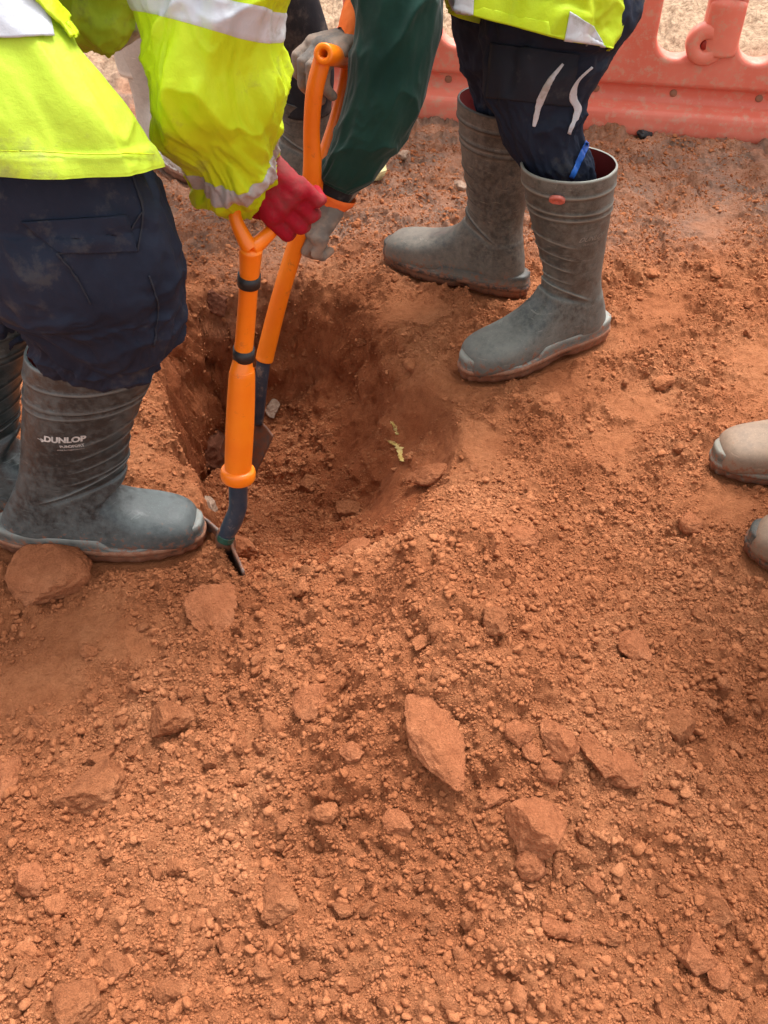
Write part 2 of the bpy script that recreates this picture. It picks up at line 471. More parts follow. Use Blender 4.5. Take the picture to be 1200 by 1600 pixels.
# ------------------------------------------------------------------ the ground: one sheet with the pit and the spoil heap
CTL = [  # photo pixel and height of the surface seen there
 (290,462,0),(330,455,0),(380,448,0),(430,440,0),(480,436,0),(530,445,0),(570,455,0),(620,480,0),(665,510,.0),
 (705,560,.0),(735,610,.0),(760,660,.01),(740,720,.01),(715,760,.015),(680,785,.02),
 (240,500,0),(235,560,0),(238,620,.01),(255,670,.012),(282,730,.012),(315,790,.01),(350,840,.005),(385,885,.0),
 (470,890,.015),(540,870,.01),(590,862,.02),(640,800,.01),
 (335,520,-.10),(300,600,-.22),(340,560,-.16),(420,500,-.10),(500,500,-.09),(430,570,-.21),(520,560,-.17),(560,520,-.10),
 (310,690,-.31),(350,740,-.31),(345,700,-.32),(400,680,-.31),(480,650,-.27),(470,720,-.28),(540,680,-.24),
 (550,620,-.20),(580,560,-.12),(600,520,-.065),(610,600,-.14),(600,670,-.18),(600,740,-.15),(560,740,-.2),
 (640,560,-.05),(655,620,-.075),(665,680,-.075),(640,720,-.09),(690,620,-.03),(700,680,-.025),(690,740,-.02),
 (420,770,-.26),(500,780,-.19),(420,820,-.13),(480,830,-.11),(540,810,-.11),(590,790,-.09),(520,850,-.06),(430,870,-.06),
 (560,900,.10),(612,850,.135),(660,812,.165),(735,820,.16),(820,860,.10),(910,880,.025),(980,900,0),(1100,930,0),(1180,800,0),(1050,700,.0),(950,640,.0),(850,720,.005),(900,560,0),
 (650,950,.195),(750,960,.20),(850,1000,.135),(1000,1050,.035),(1170,1100,.0),(560,960,.11),(450,960,.045),
 (350,960,.01),(200,950,0),(60,960,0),(60,860,0),(200,890,0),(130,1100,.0),(300,1080,.02),(420,1100,.045),
 (560,1100,.14),(700,1120,.18),(820,1160,.16),(950,1200,.10),(1120,1250,.03),(60,1250,.015),(220,1280,.03),(400,1280,.06),
 (560,1300,.10),(700,1320,.12),(850,1350,.105),(1000,1400,.06),(1150,1450,.035),(80,1450,.03),(300,1480,.06),(560,1500,.085),(750,1520,.09),(950,1540,.07),(1150,1590,.04),(100,1590,.04),
 (380,1600,.065),
]
cxy = np.array([on_z(a, b, c)[:2] for a, b, c in CTL]); cz = np.array([c for _, _, c in CTL], float)
ring = []
for a in np.linspace(0, 2 * np.pi, 28, endpoint=False):
    ring.append((0.1 + 1.5 * math.cos(a), 1.15 + 1.35 * math.sin(a)))
for x in np.linspace(-.9, 1.0, 9):
    ring.append((x, 2.05)); ring.append((x, 2.5)); ring.append((x, -.1))
for q in ((-.7, 1.3), (-.7, 1.6), (-.75, 1.0), (-.62, 1.75), (.6, 1.5), (.75, 1.2), (.6, 1.8), (.9, .9), (.8, .5), (-.6, .5), (.35, 1.7), (.35, 1.95), (-.6, .8), (-.57, 1.4), (-.57, 1.2), (-.2, 1.95), (0, 1.95), (-.5, 1.85), (-.4, 1.85), (-.3, 1.87), (-.2, 1.87), (-.1, 1.85), (-.52, 1.75), (-.53, 1.65), (-.52, 1.55), (.3, 1.4), (.25, 1.55)):
    ring.append(q)
rxy = np.array(ring); rz = np.zeros(len(ring))
PX = np.vstack([cxy, rxy]); PZ = np.concatenate([cz, rz])

def tps_fit(P, z, lam=2e-4):
    n = len(P)
    d = np.linalg.norm(P[:, None] - P[None], axis=2)
    K = np.where(d > 0, d * d * np.log(d + 1e-12), 0) + lam * np.eye(n)
    A = np.zeros((n + 3, n + 3)); A[:n, :n] = K; A[:n, n] = 1; A[:n, n + 1:] = P; A[n, :n] = 1; A[n + 1:, :n] = P.T
    return np.linalg.solve(A, np.concatenate([z, [0, 0, 0]]))

def tps(TW, PX, x, y):
    o = TW[-3] + TW[-2] * x + TW[-1] * y
    for i in range(len(PX)):
        r2 = (x - PX[i, 0]) ** 2 + (y - PX[i, 1]) ** 2
        o = o + TW[i] * 0.5 * r2 * np.log(r2 + 1e-12)
    return o

def axis(a0, a1, step, lo, hi, grow=1.03, mx=3.0):
    c = list(np.arange(a0, a1, step))
    s = step; v = a1
    while v < hi:
        c.append(v); s = min(s * grow, mx); v += s
    s = step; v = a0 - step
    l = []
    while v > lo:
        l.append(v); s = min(s * grow, mx); v -= s
    return np.array(l[::-1] + c)

STEP = 0.003
GX = axis(-.78, .86, STEP, -40, 40, 1.035)
GY = axis(.22, 2.15, STEP, -15, 60, 1.02)
xx, yy = np.meshgrid(GX, GY)            # rows y, cols x
X = xx.ravel(); Y = yy.ravel()

# macro surface on a coarse lattice, then bilinear
cx = np.linspace(-1.5, 1.7, 520); cy = np.linspace(-.2, 2.6, 460)
CX, CY = np.meshgrid(cx, cy)
osel = PZ > -0.003
OP, OZ = PX[osel], PZ[osel]
mac_out = tps(tps_fit(OP, OZ), OP, CX.ravel(), CY.ravel()).reshape(CX.shape)
# floor and inner slopes of the pit
PIT = [(290,705,-.33),(340,700,-.34),(300,640,-.26),(400,680,-.27),(345,745,-.29),(330,560,-.20),(320,500,-.10),(400,500,-.12),(480,500,-.12),(550,505,-.06),(420,570,-.21),(500,570,-.17),
 (480,650,-.24),(470,720,-.25),(540,680,-.20),(550,620,-.16),(590,560,-.09),(620,520,-.03),(610,600,-.08),(572,620,-.17),(605,670,-.11),(578,695,-.19),(612,740,-.10),(550,740,-.19),(640,560,-.06),(655,620,-.085),(665,680,-.085),
 (640,720,-.09),(690,620,-.03),(705,680,-.025),(690,740,-.015),(420,770,-.30),(500,780,-.25),(420,820,-.25),(480,835,-.22),(540,815,-.21),(590,785,-.17),(535,850,-.15),(440,868,-.19),(640,760,-.10),(590,822,-.13),
 (260,600,-.24),(250,540,-.2)]
PIT = [(a, b, c * (1.15 if c < -.15 else 1)) for a, b, c in PIT]
ip = np.array([on_z(a, b, c)[:2] for a, b, c in PIT]); iz = np.array([c for _, _, c in PIT], float)
mac_in = np.minimum(np.maximum(tps(tps_fit(ip, iz, 1e-3), ip, CX.ravel(), CY.ravel()).reshape(CX.shape), -.42), .02)
RIM = [(286,466),(340,452),(410,444),(470,436),(545,446),(600,486),(660,556),(708,620),(726,680),(700,742,.03),(645,785,.08),(592,838,.07),(540,866,.045),(470,886,.015),(392,892),(352,842),(318,792),(285,728),(262,668),(246,600),(256,520)]
rp = np.array([on_z(*a)[:2] for a in RIM])
def sdist(px_, py_, poly):
    d = np.full(px_.shape, 1e9); ins = np.zeros(px_.shape, bool)
    for k in range(len(poly)):
        a = poly[k]; b = poly[(k + 1) % len(poly)]; e = b - a
        t = np.clip(((px_ - a[0]) * e[0] + (py_ - a[1]) * e[1]) / (e @ e), 0, 1)
        d = np.minimum(d, np.hypot(px_ - a[0] - t * e[0], py_ - a[1] - t * e[1]))
        c = ((a[1] > py_) != (b[1] > py_)) & (px_ < (b[0] - a[0]) * (py_ - a[1]) / (b[1] - a[1] + 1e-12) + a[0])
        ins ^= c
    return np.where(ins, d, -d)
q_ = np.stack([CX.ravel(), CY.ravel(), 0 * CX.ravel()], 1)
sd_ = sdist(CX.ravel() + .018 * fbm(q_ * 9, 3), CY.ravel() + .022 * fbm(q_ * 9 + 40, 3), rp).reshape(CX.shape)
wd_ = .028 + .05 * smooth(1.5, 1.75, CY) + .055 * smooth(-.12, .05, CX) * smooth(1.25, 1.5, CY)
mk_ = smooth(-.006, wd_, sd_)
mac = mac_out * (1 - mk_) + mac_in * mk_
pk = on_z(322, 700, -.32)[:2]
mac = mac - 0.10 * np.exp(-(((CX - pk[0]) / .085) ** 2 + ((CY - pk[1]) / .045) ** 2) ** 2)
edge = np.minimum.reduce([smooth(-1.5, -1.15, CX), smooth(1.7, 1.3, CX), smooth(-.2, .1, CY), smooth(2.6, 2.2, CY)])
mac = mac * edge
capz = 0.012 + 0.22 * smooth(1.32, 1.08, CY - 0.15 * CX)
mac = np.where(mac > capz, capz + 0.12 * (mac - capz) / (1 + 20 * np.maximum(mac - capz, 0)), mac)

def bil(gx, gy, Z, x, y):
    x = np.clip(x, gx[0], gx[-1]); y = np.clip(y, gy[0], gy[-1])
    i = np.clip(np.searchsorted(gx, x) - 1, 0, len(gx) - 2); j = np.clip(np.searchsorted(gy, y) - 1, 0, len(gy) - 2)
    fx = (x - gx[i]) / (gx[i + 1] - gx[i]); fy = (y - gy[j]) / (gy[j + 1] - gy[j])
    return Z[j, i] * (1 - fx) * (1 - fy) + Z[j, i + 1] * fx * (1 - fy) + Z[j + 1, i] * (1 - fx) * fy + Z[j + 1, i + 1] * fx * fy

Z0 = bil(cx, cy, mac, X, Y)
# slopes of the macro surface
gyy, gxx = np.gradient(mac, cy, cx)
sx = bil(cx, cy, gxx, X, Y); sy = bil(cx, cy, gyy, X, Y)
NN = np.stack([-sx, -sy, np.ones_like(sx)], 1); NN /= np.linalg.norm(NN, axis=1)[:, None]
slope = np.hypot(sx, sy)
P3 = np.stack([X, Y, Z0], 1)

def spot(px, py, r, ry=None):
    c = on_z(px, py, 0); ry = ry or r
    w = fbm(P3 * 14 + 3.3, 3) * 0.5
    return np.exp(-(((X - c[0]) / r) ** 2 + ((Y - c[1]) / ry) ** 2) * (1 + w) ** 2)

near = np.maximum(smooth(1.25, 0.95, Y - 0.25 * X), smooth(-.07, -.13, Z0) * smooth(1.2, .7, slope))              # loose spoil nearer than the boots, trodden clay behind
sm = 0
for a in ((1000, 640, .07, .06), (1130, 790, .07, .05), (960, 690, .05, .05), (130, 980, .07, .05), (60, 1070, .09, .06), (200, 1010, .05, .05), (750, 700, .05, .08), (700, 690, .05, .09), (660, 600, .07, .1),
          (880, 600, .07, .05), (1180, 560, .07, .06), (640, 490, .08, .06), (560, 560, .06, .1), (1040, 480, .05, .05), (1100, 350, .08, .07), (600, 700, .04, .1)):
    sm = np.maximum(sm, spot(*a))
tr = smooth(-0.25, 0.35, fbm(P3 * 6.5, 4) + 0.15)
rough = np.clip(near * 0.95 + (1 - near) * (0.30 + 0.75 * tr), 0, 1) * (1 - 0.85 * np.clip(sm * 1.3, 0, 1))
heap = near
flatw = smooth(1.3, .5, slope)
hole_rough = smooth(.35, 1.2, slope) * smooth(1.35, 1.55, Y)
wx = X + 0.006 * perlin(P3 * 45); wy = Y + 0.006 * perlin(P3 * 45 + 31)
h = 0
h = h + 0.020 * fbm(P3 * 5, 3) * (0.5 + 0.5 * rough)
h = h + (0.014 * heap + 0.007) * fbm(P3 * 17, 4) * (0.3 + 0.9 * rough)
h = h + 0.015 * flatw * worley2(wx, wy, 0.045, 3) * rough * smooth(-.1, .35, perlin(P3 * 9 + 4)) 
h = h + 0.0065 * flatw * worley2(wx + 3, wy + 1, 0.020, 9) * rough
h = h + 0.0032 * flatw * worley2(wx + 1, wy + 5, 0.0105, 21) * (0.25 + rough)
h = h + 0.0026 * fbm(P3 * 90, 3) * (0.35 + rough)
h = h + hole_rough * (0.014 * ridged(P3 * 9 + 3, 3) + 0.008 * fbm(P3 * 28, 3))
# torn, plate-like edges of trodden clay
pl = fbm(P3 * 11 + 7, 4)
h = h + (1 - heap) * 0.008 * smooth(0.0, 0.06, pl) * (0.3 + rough) - (1 - heap) * 0.007 * smooth(0.10, 0.0, np.abs(pl + 0.12)) * rough
# far ground: bigger lumps
farm = smooth(1.9, 2.4, Y)
g0, g1 = on_z(322, 800)[:2], on_z(396, 892)[:2]; ge_ = g1 - g0
gt = np.clip(((X - g0[0]) * ge_[0] + (Y - g0[1]) * ge_[1]) / (ge_ @ ge_), 0, 1)
h = h - 0.075 * np.exp(-(np.hypot(X - g0[0] - gt * ge_[0], Y - g0[1] - gt * ge_[1]) / (.008 + .012 * gt)) ** 4)
h = h + farm * 0.02 * fbm(P3 * 7 + 2, 4) + 0.15 * smooth(6, 30, Y) * fbm(P3 * 0.3, 3)

# every boot presses its own flat seat; heel x, heel y, heading, length, height, name
BOOTS = {
 'digger_near': (-.597, 1.050, 0, .302), 'digger_far': (-.768, 1.150, 0, .31),
 'helper_near': (.435, 1.625, 205, .31), 'helper_far': (.292, 1.775, 153, .315),
 'clay_back': (.872, 1.235, 180, .30), 'clay_front': (.845, .895, 152, .30),
 'bystander_pale': (-.63, 2.50, -50, .30), 'bystander_dark': (-.115, 2.22, 180, .30),
}
seatz = {}
for k, (bx, by, an, L) in BOOTS.items():
    ca, sa = math.cos(R(an)), math.sin(R(an))
    u = (X - bx) * ca + (Y - by) * sa; v = -(X - bx) * sa + (Y - by) * ca
    d = (np.abs((u - L / 2) / (L / 2 + .012)) ** 3 + np.abs(v / .060) ** 3) ** (1 / 3)
    base = float(bil(cx, cy, mac, np.array([bx + ca * L / 2]), np.array([by + sa * L / 2]))[0])
    seatz[k] = base + 0.004
    m = smooth(1.22, 0.98, d)
    h = h * (1 - m)
    Z0 = Z0 * (1 - m) + (base - 0.004) * m
    rim_ = smooth(0.95, 1.1, d) * smooth(1.45, 1.15, d)
    h = h + rim_ * 0.008 * (0.6 + fbm(P3 * 30, 3))
P3 = np.stack([X, Y, Z0], 1)
V = P3 + NN * h[:, None]
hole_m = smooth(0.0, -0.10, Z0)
ny, nx = len(GY), len(GX)
me = mesh_np('ground', V, grid_faces(ny, nx, wrap=False))
for nm, arr in (('clay', smooth(1.75, 2.1, Y + 0.15 * fbm(P3 * 5, 3) - 0.10 * X) * 0.9), ('pit_slope_tone', np.clip(hole_m * 0.85 + 0.35 * smooth(.45, .9, slope), 0, 1)),
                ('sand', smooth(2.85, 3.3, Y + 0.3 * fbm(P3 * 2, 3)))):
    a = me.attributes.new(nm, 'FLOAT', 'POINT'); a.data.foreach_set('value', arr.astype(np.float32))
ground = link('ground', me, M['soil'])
tag(ground, kind='structure')
ZG = V[:, 2].reshape(ny, nx)
VG = V.reshape(ny, nx, 3); NG = NN.reshape(ny, nx, 3); RG = rough.reshape(ny, nx); HG = heap.reshape(ny, nx)

def gz(x, y):
    return bil(GX, GY, ZG, np.atleast_1d(np.asarray(x, float)), np.atleast_1d(np.asarray(y, float)))

def hit(px, py):
    """where the sight line through a photo pixel meets the ground"""
    r = ray(px, py)
    t = np.arange(0.75, 6, 0.004)
    P = CAM + r * t[:, None]
    below = P[:, 2] < gz(P[:, 0], P[:, 1])
    k = int(np.argmax(below)) if below.any() else len(t) - 1
    return P[k], t[k]

# ------------------------------------------------------------------ crumbs: nobody could count them
def ico(sub):
    bm = bmesh.new(); bmesh.ops.create_icosphere(bm, subdivisions=sub, radius=1.0)
    v = np.array([q.co[:] for q in bm.verts]); f = np.array([[q.index for q in p.verts] for p in bm.faces]); bm.free()
    return v, f

def cut_shape(v, seed, nplanes=9, dmin=.55, dmax=.9, amp=.06, freq=1.6):
    g = np.random.default_rng(seed)
    v = v * (1 + 0.18 * fbm(v * 1.1 + seed * 3.7, 2))[:, None]
    for _ in range(nplanes):
        n = g.normal(size=3); n /= np.linalg.norm(n); d = g.uniform(dmin, dmax)
        e = np.maximum(0, v @ n - d)
        v = v - e[:, None] * n * 0.93
    nn = v / (np.linalg.norm(v, axis=1)[:, None] + 1e-9)
    return v + nn * (amp * fbm(v * freq * 2 + seed, 4))[:, None]

def scatter(name, n, sub, rmin, rmax, power, region, dens, sink=0.42, seed=1, mat='crumb', nvar=14):
    g = np.random.default_rng(seed)
    x0, x1, y0, y1 = region
    bv, bf = ico(sub)
    var = np.stack([cut_shape(bv, 100 + seed * 20 + i, 11, .42, .8, .30, 1.3) for i in range(nvar)])
    x = g.uniform(x0, x1, n * 3); y = g.uniform(y0, y1, n * 3)
    i = np.clip(np.searchsorted(GX, x), 1, nx - 1); j = np.clip(np.searchsorted(GY, y), 1, ny - 1)
    keep = g.random(n * 3) < dens(x, y, RG[j, i], HG[j, i])
    # stay inside what the camera and a neighbour of it could see
    wlim = 0.16 + 0.42 * (0.707 * (y + 1.12))
    keep &= (np.abs(x) < wlim)
    for (bx, by, an, L) in BOOTS.values():
        ca, sa = math.cos(R(an)), math.sin(R(an))
        u = (x - bx) * ca + (y - by) * sa; v_ = -(x - bx) * sa + (y - by) * ca
        keep &= ~((u > -.01) & (u < L + .01) & (np.abs(v_) < .055))
    x, y, i, j = [q[keep][:n] for q in (x, y, i, j)]
    n = len(x)
    r = rmin * (1 - g.random(n) * (1 - (rmin / rmax) ** power)) ** (-1 / power)
    pos = VG[j, i] + NG[j, i] * (r * (0.55 - sink))[:, None]
    pos[:, :2] += g.uniform(-STEP / 2, STEP / 2, (n, 2))
    q = g.normal(size=(n, 4)); q /= np.linalg.norm(q, axis=1)[:, None]
    w, a, b, c = q.T
    Rm = np.stack([1 - 2 * (b * b + c * c), 2 * (a * b - c * w), 2 * (a * c + b * w),
                   2 * (a * b + c * w), 1 - 2 * (a * a + c * c), 2 * (b * c - a * w),
                   2 * (a * c - b * w), 2 * (b * c + a * w), 1 - 2 * (a * a + b * b)], 1).reshape(n, 3, 3)
    sc = g.uniform(.65, 1.2, (n, 1, 3)) * r[:, None, None]
    VV = np.einsum('nij,nkj->nki', Rm, var[g.integers(0, nvar, n)] * sc)
    VV[:, :, 2] *= 0.85
    VV += pos[:, None]
    F = bf[None] + (np.arange(n) * len(bv))[:, None, None]
    me = mesh_np(name, VV.reshape(-1, 3), F.reshape(-1, 3))
    o = link(name, me, M[mat], sm=False); tag(o, kind='stuff')
    return o

loose = lambda x, y, r, hp: np.clip(r * 1.15 - .15, 0.02, 1) * np.clip(.62 + 1.3 * fbm(np.stack([x, y, 0 * x], 1) * 22, 3), .28, 1) * np.where(hp > .5, 1, .8) * np.clip(1.7 - .5 * y, .2, 1)
tag(scatter('fine_soil_crumbs', 340000, 1, .0009, .0036, 1.2, (-.85, .95, .2, 2.6), loose, seed=1), 'fine red soil crumbs strewn over the spoil heap', 'soil')
tag(scatter('coarse_soil_crumbs', 12500, 2, .0036, .0085, 2.5, (-.8, .9, .2, 2.5), lambda x, y, r, hp: np.clip(r * 1.3 - .3, 0.01, 1) * np.where(hp > .5, 1, .42), seed=2, sink=.3), 'coarse red soil lumps too many to count across the heap', 'soil')

# ------------------------------------------------------------------ stones and clods, each a thing
def stone(name, label, px, py, w, hgt, ang, mat='stone', seed=0, flat=.55, planes=10, sink=.35, sub=5, group=None, cat='stone', tilt=(0, 0), lift=0, sharp=(.5, .85), parent=None):
    P, D = hit(px, py)
    a = w * .5 * D / FOC; b = hgt * .5 * D / FOC / .82
    bv, bf = ico(sub)
    v = cut_shape(bv, seed + 1, planes, sharp[0], sharp[1], .10, 2.2)
    ext = (v.max(0) - v.min(0)) / 2; v = (v - (v.max(0) + v.min(0)) / 2) / ext
    c = flat * min(a, b)
    v = v * np.array([a, b, c])
    v = v + 0.0030 * np.stack([fbm(v * 110 + 5, 4), fbm(v * 110 + 9, 4), fbm(v * 110, 4)], 1)
    me = mesh_np(name, v, bf)
    o = link(name, me, M[mat])
    # rest on the slope of the ground
    e = .02
    z = gz([P[0] + e, P[0] - e, P[0], P[0]], [P[1], P[1], P[1] + e, P[1] - e])
    nrm = Vector((-(z[0] - z[1]) / (2 * e), -(z[2] - z[3]) / (2 * e), 1)).normalized()
    nrm = (nrm * .5 + Vector((0, 0, .5))).normalized()
    q = Vector((0, 0, 1)).rotation_difference(nrm)
    m = q.to_matrix() @ Matrix.Rotation(R(ang), 3, 'Z') @ Matrix.Rotation(R(tilt[0]), 3, 'X') @ Matrix.Rotation(R(tilt[1]), 3, 'Y')
    o.rotation_euler = m.to_euler()
    o.location = Vector(P) + nrm * (c * (1 - 2 * sink) + lift)
    tag(o, label, cat, group)
    return o

ST = [
 ('flat_stone', 'flat rusty stone with dark grey smudges lying below the near boot of the left digger', 84, 908, 132, 92, 8, dict(flat=.5, seed=3, planes=8, sink=.12)),
 ('flat_stone', 'flat pale slab of stone tilted on the soil just below the shovel blade', 338, 958, 88, 78, 38, dict(flat=.3, seed=5, sink=.2, tilt=(18, 0))),
 ('stone', 'squarish stone standing alone on the heap left of the big pointed stone', 492, 1104, 66, 54, 10, dict(seed=8, sink=.25)),
 ('pointed_stone', 'large elongated pointed stone, the longest one in the middle of the heap', 682, 1166, 182, 70, -68, dict(seed=11, flat=.6, sink=.25)),
 ('stone', 'large wedge shaped stone in the lower middle of the heap, touching a small cubic one', 832, 1294, 100, 78, -12, dict(seed=14, flat=.7, sink=.15, planes=9)),
 ('small_stone', 'small nearly cubic stone just below the large wedge shaped stone', 824, 1348, 50, 48, 12, dict(seed=16, flat=.85, sink=.15, planes=6, sharp=(.6, .75))),
 ('small_stone', 'thin flat flake of stone left of the large wedge shaped stone', 770, 1248, 50, 26, 8, dict(seed=18, flat=.6, sink=.2)),
 ('stone', 'upright tawny lump at the right end of the stone row above the wedge stone', 866, 1160, 80, 46, -78, dict(seed=20, flat=.9, sink=.2)),
 ('small_stone', 'small rounded cream stone at the upper left of the row of stones', 806, 1150, 42, 36, 20, dict(seed=22, flat=.8, sink=.2)),
 ('small_stone', 'small stone stub between the upper and the lower cream stones of the row', 828, 1180, 38, 20, -50, dict(seed=23, flat=.9, sink=.2)),
 ('small_stone', 'small cream stone at the lower end of the row of stones', 856, 1206, 46, 34, -8, dict(seed=24, flat=.8, sink=.2)),
 ('stone', 'long knobbly curved stone lying diagonally right of the tawny lump', 928, 1186, 88, 36, -44, dict(seed=26, flat=.8, sink=.1)),
 ('stone', 'dark cornered clod at the lower end of the long knobbly stone', 966, 1212, 60, 48, -20, dict(seed=27, flat=.8, sink=.2)),
 ('stone', 'rounded rusty stone half buried on the right flank of the heap', 988, 1020, 58, 48, -10, dict(seed=29, flat=.7, sink=.3)),
 ('stone', 'flat stone on the right lip of the pit with black shadow under it', 672, 752, 76, 32, -4, dict(seed=31, flat=.7, sink=.1)),
 ('stone', 'loaf shaped stone with deep shadow beneath it on the crest of the heap', 810, 850, 58, 36, 0, dict(seed=33, flat=.75, sink=.1)),
 ('stone', 'smooth sloping stone in the front lip of the pit', 556, 862, 64, 30, 16, dict(seed=35, flat=.6, sink=.25)),
 ('clod', 'big angular clod of earth on the left side below the trodden patch', 152, 1244, 120, 72, 34, dict(seed=37, flat=.75, mat='clod', sink=.25)),
 ('clod', 'upright clod with dark hollows at its foot left of the heap', 266, 1142, 72, 52, 66, dict(seed=39, flat=1.0, mat='clod', sink=.1)),
 ('stone', 'rounded stone cut by the left edge of the photo', 10, 1220, 48, 78, 4, dict(seed=41, flat=.6, sink=.25)),
 ('clod', 'big soft clod in the lower middle of the heap', 432, 1408, 62, 66, 20, dict(seed=43, flat=.8, mat='clod', sink=.25)),
 ('small_stone', 'small pale wedge stone below the big pointed stone', 621, 1290, 42, 46, 50, dict(seed=45, flat=.7, sink=.2)),
 ('clod', 'rounded pale clod at the bottom left edge of the photo', 126, 1574, 68, 62, 30, dict(seed=47, flat=.8, mat='clod', sink=.2)),
 ('clod', 'rounded clod at the bottom edge right of the pale rounded clod', 276, 1552, 56, 54, 60, dict(seed=49, flat=.7, mat='clod', sink=.3)),
 ('stone', 'triangular stone near the bottom right corner', 1088, 1496, 60, 50, -30, dict(seed=51, flat=.7, sink=.15)),
 ('small_stone', 'small stone touching the triangular stone near the bottom right corner', 1122, 1530, 38, 32, 10, dict(seed=53, flat=.8, sink=.2)),
 ('stone', 'red brown stone standing out of the trodden clay near the clay covered boots', 1076, 828, 46, 36, -40, dict(seed=55, flat=.8, sink=.2)),
 ('small_stone', 'left one of two small pebbles side by side low on the heap', 863, 1456, 32, 38, 70, dict(seed=57, flat=.8, sink=.15)),
 ('small_stone', 'right one of two small pebbles side by side low on the heap', 890, 1460, 26, 34, 80, dict(seed=58, flat=.8, sink=.15)),
 ('stone', 'squarish clod above a long one at the lower left', 50, 1380, 50, 44, 30, dict(seed=60, flat=.8, sink=.2)),
 ('small_stone', 'flat oval pebble right of the cubic stone, lower on the heap', 926, 1382, 36, 24, -25, dict(seed=62, flat=.7, sink=.15)),
 ('brown_stone', 'rounded brown stone beside the buried shovel blade', 384, 868, 40, 52, 60, dict(seed=64, flat=.9, mat='stone', sink=.1)),
 ('pale_stone', 'pale crusty stone in the pit wall behind the shovel blade', 326, 798, 56, 22, -68, dict(seed=66, flat=.9, mat='stone_pale', sink=.2)),
 ('stone', 'dark reddish clod poking out of the crest of the heap above the big pointed stone', 768, 978, 52, 46, -40, dict(seed=68, flat=.9, mat='clod', sink=.15)),
 ('clod', 'lumpy clod with a hooked edge on the right flank of the heap', 1054, 1138, 60, 44, -10, dict(seed=70, flat=.8, mat='clod', sink=.2)),
 ('clod', 'broad clod close to the right edge of the photo low on the heap', 1112, 1420, 62, 52, 10, dict(seed=72, flat=.7, mat='clod', sink=.3)),
 ('stone', 'dark lump standing in for the shaded hollow deep in the left of the pit', 326, 704, 78, 60, 0, dict(seed=74, flat=.7, mat='stone_dark', sink=.35)),  # no boulder here: dark colour stands in for shade in the hollow
 ('clod', 'broad low clod left of the upright clod with hollows', 160, 1190, 46, 30, 20, dict(seed=76, flat=.7, mat='clod', sink=.3)),
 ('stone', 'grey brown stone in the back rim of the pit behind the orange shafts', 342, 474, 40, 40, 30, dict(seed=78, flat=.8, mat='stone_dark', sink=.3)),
 ('small_stone', 'pale chalky stone on the clay between the two men', 718, 294, 30, 16, 0, dict(seed=80, flat=.8, mat='stone_pale', sink=.2)),
 ('small_stone', 'grey pebble on the muddy clay beside the dark green sleeve', 632, 246, 22, 14, 0, dict(seed=81, flat=.8, mat='stone_pale', sink=.2)),
 ('small_stone', 'black lump on the clay in front of the red barrier', 1008, 214, 26, 14, 0, dict(seed=82, flat=.9, mat='band', sink=.2)),
 ('yellow_stone', 'pale yellow rounded lump half hidden behind the dark green sleeve', 586, 279, 38, 34, 10, dict(seed=84, flat=.9, mat='stone_yellow', sink=.15)),
 ('small_stone', 'small pale chip in the pit between the two shovels', 428, 646, 26, 26, 10, dict(seed=86, flat=.9, mat='stone_pale', sink=.0)),
 ('stone', 'broad flat clod on the heap right of the squarish stone', 552, 1180, 40, 30, 10, dict(seed=88, flat=.7, sink=.2)),
 ('stone', 'dusty stone low on the left, above the pale rounded clod', 186, 1516, 46, 40, 0, dict(seed=90, flat=.7, mat='clod', sink=.2)),
 ('clod', 'pale clod in the pit floor behind the shovel flange', 490, 760, 40, 30, 0, dict(seed=92, flat=.7, mat='clod', sink=.3)),
 ('clod', 'broken clod on the front slope inside the pit', 545, 800, 46, 30, -30, dict(seed=94, flat=.7, mat='clod', sink=.3)),
]
for (nm, lb, px, py, w, hh, an, kw) in ST:
    stone(nm, lb, px, py, w, hh, an, **kw)

# medium clods: one mesh per shape, then copies
zones = [(lambda a, b: b > 1330 and a < 600, 'rounded clod of red earth loose on the lower left of the heap', 'loose clods on the lower left of the heap'),
         (lambda a, b: b > 1330, 'rounded clod of red earth loose on the lower right of the heap', 'loose clods on the lower right of the heap'),
         (lambda a, b: b > 930 and a < 600, 'rounded clod of red earth loose on the upper left flank of the heap', 'loose clods on the upper left of the heap'),
         (lambda a, b: b > 760 and a >= 600, 'rounded clod of red earth loose on the upper right flank of the heap', 'loose clods on the upper right of the heap'),
         (lambda a, b: b > 440 and 280 < a < 700, 'damp rounded clod of red earth lying in the pit', 'loose clods in the pit'),
         (lambda a, b: True, 'small clod of trodden clay between the boots and the barrier', 'loose clods on the trodden clay')]
clod_meshes = []
bv, bf = ico(4)
for k in range(10):
    v = cut_shape(bv, 300 + k, 9, .45, .85, .26, 1.9)
    v = v * np.array([1, .7 + .05 * (k % 5), .7]) * .012
    m_ = mesh_np('clod', v, bf); m_.materials.append(M['clod']); m_.polygons.foreach_set('use_smooth', [True] * len(m_.polygons))
    clod_meshes.append(m_)
gq = np.random.default_rng(77)
taken = [(s_[2], s_[3], max(s_[4], s_[5]) * .55) for s_ in ST]
cnt = 0; tries = 0
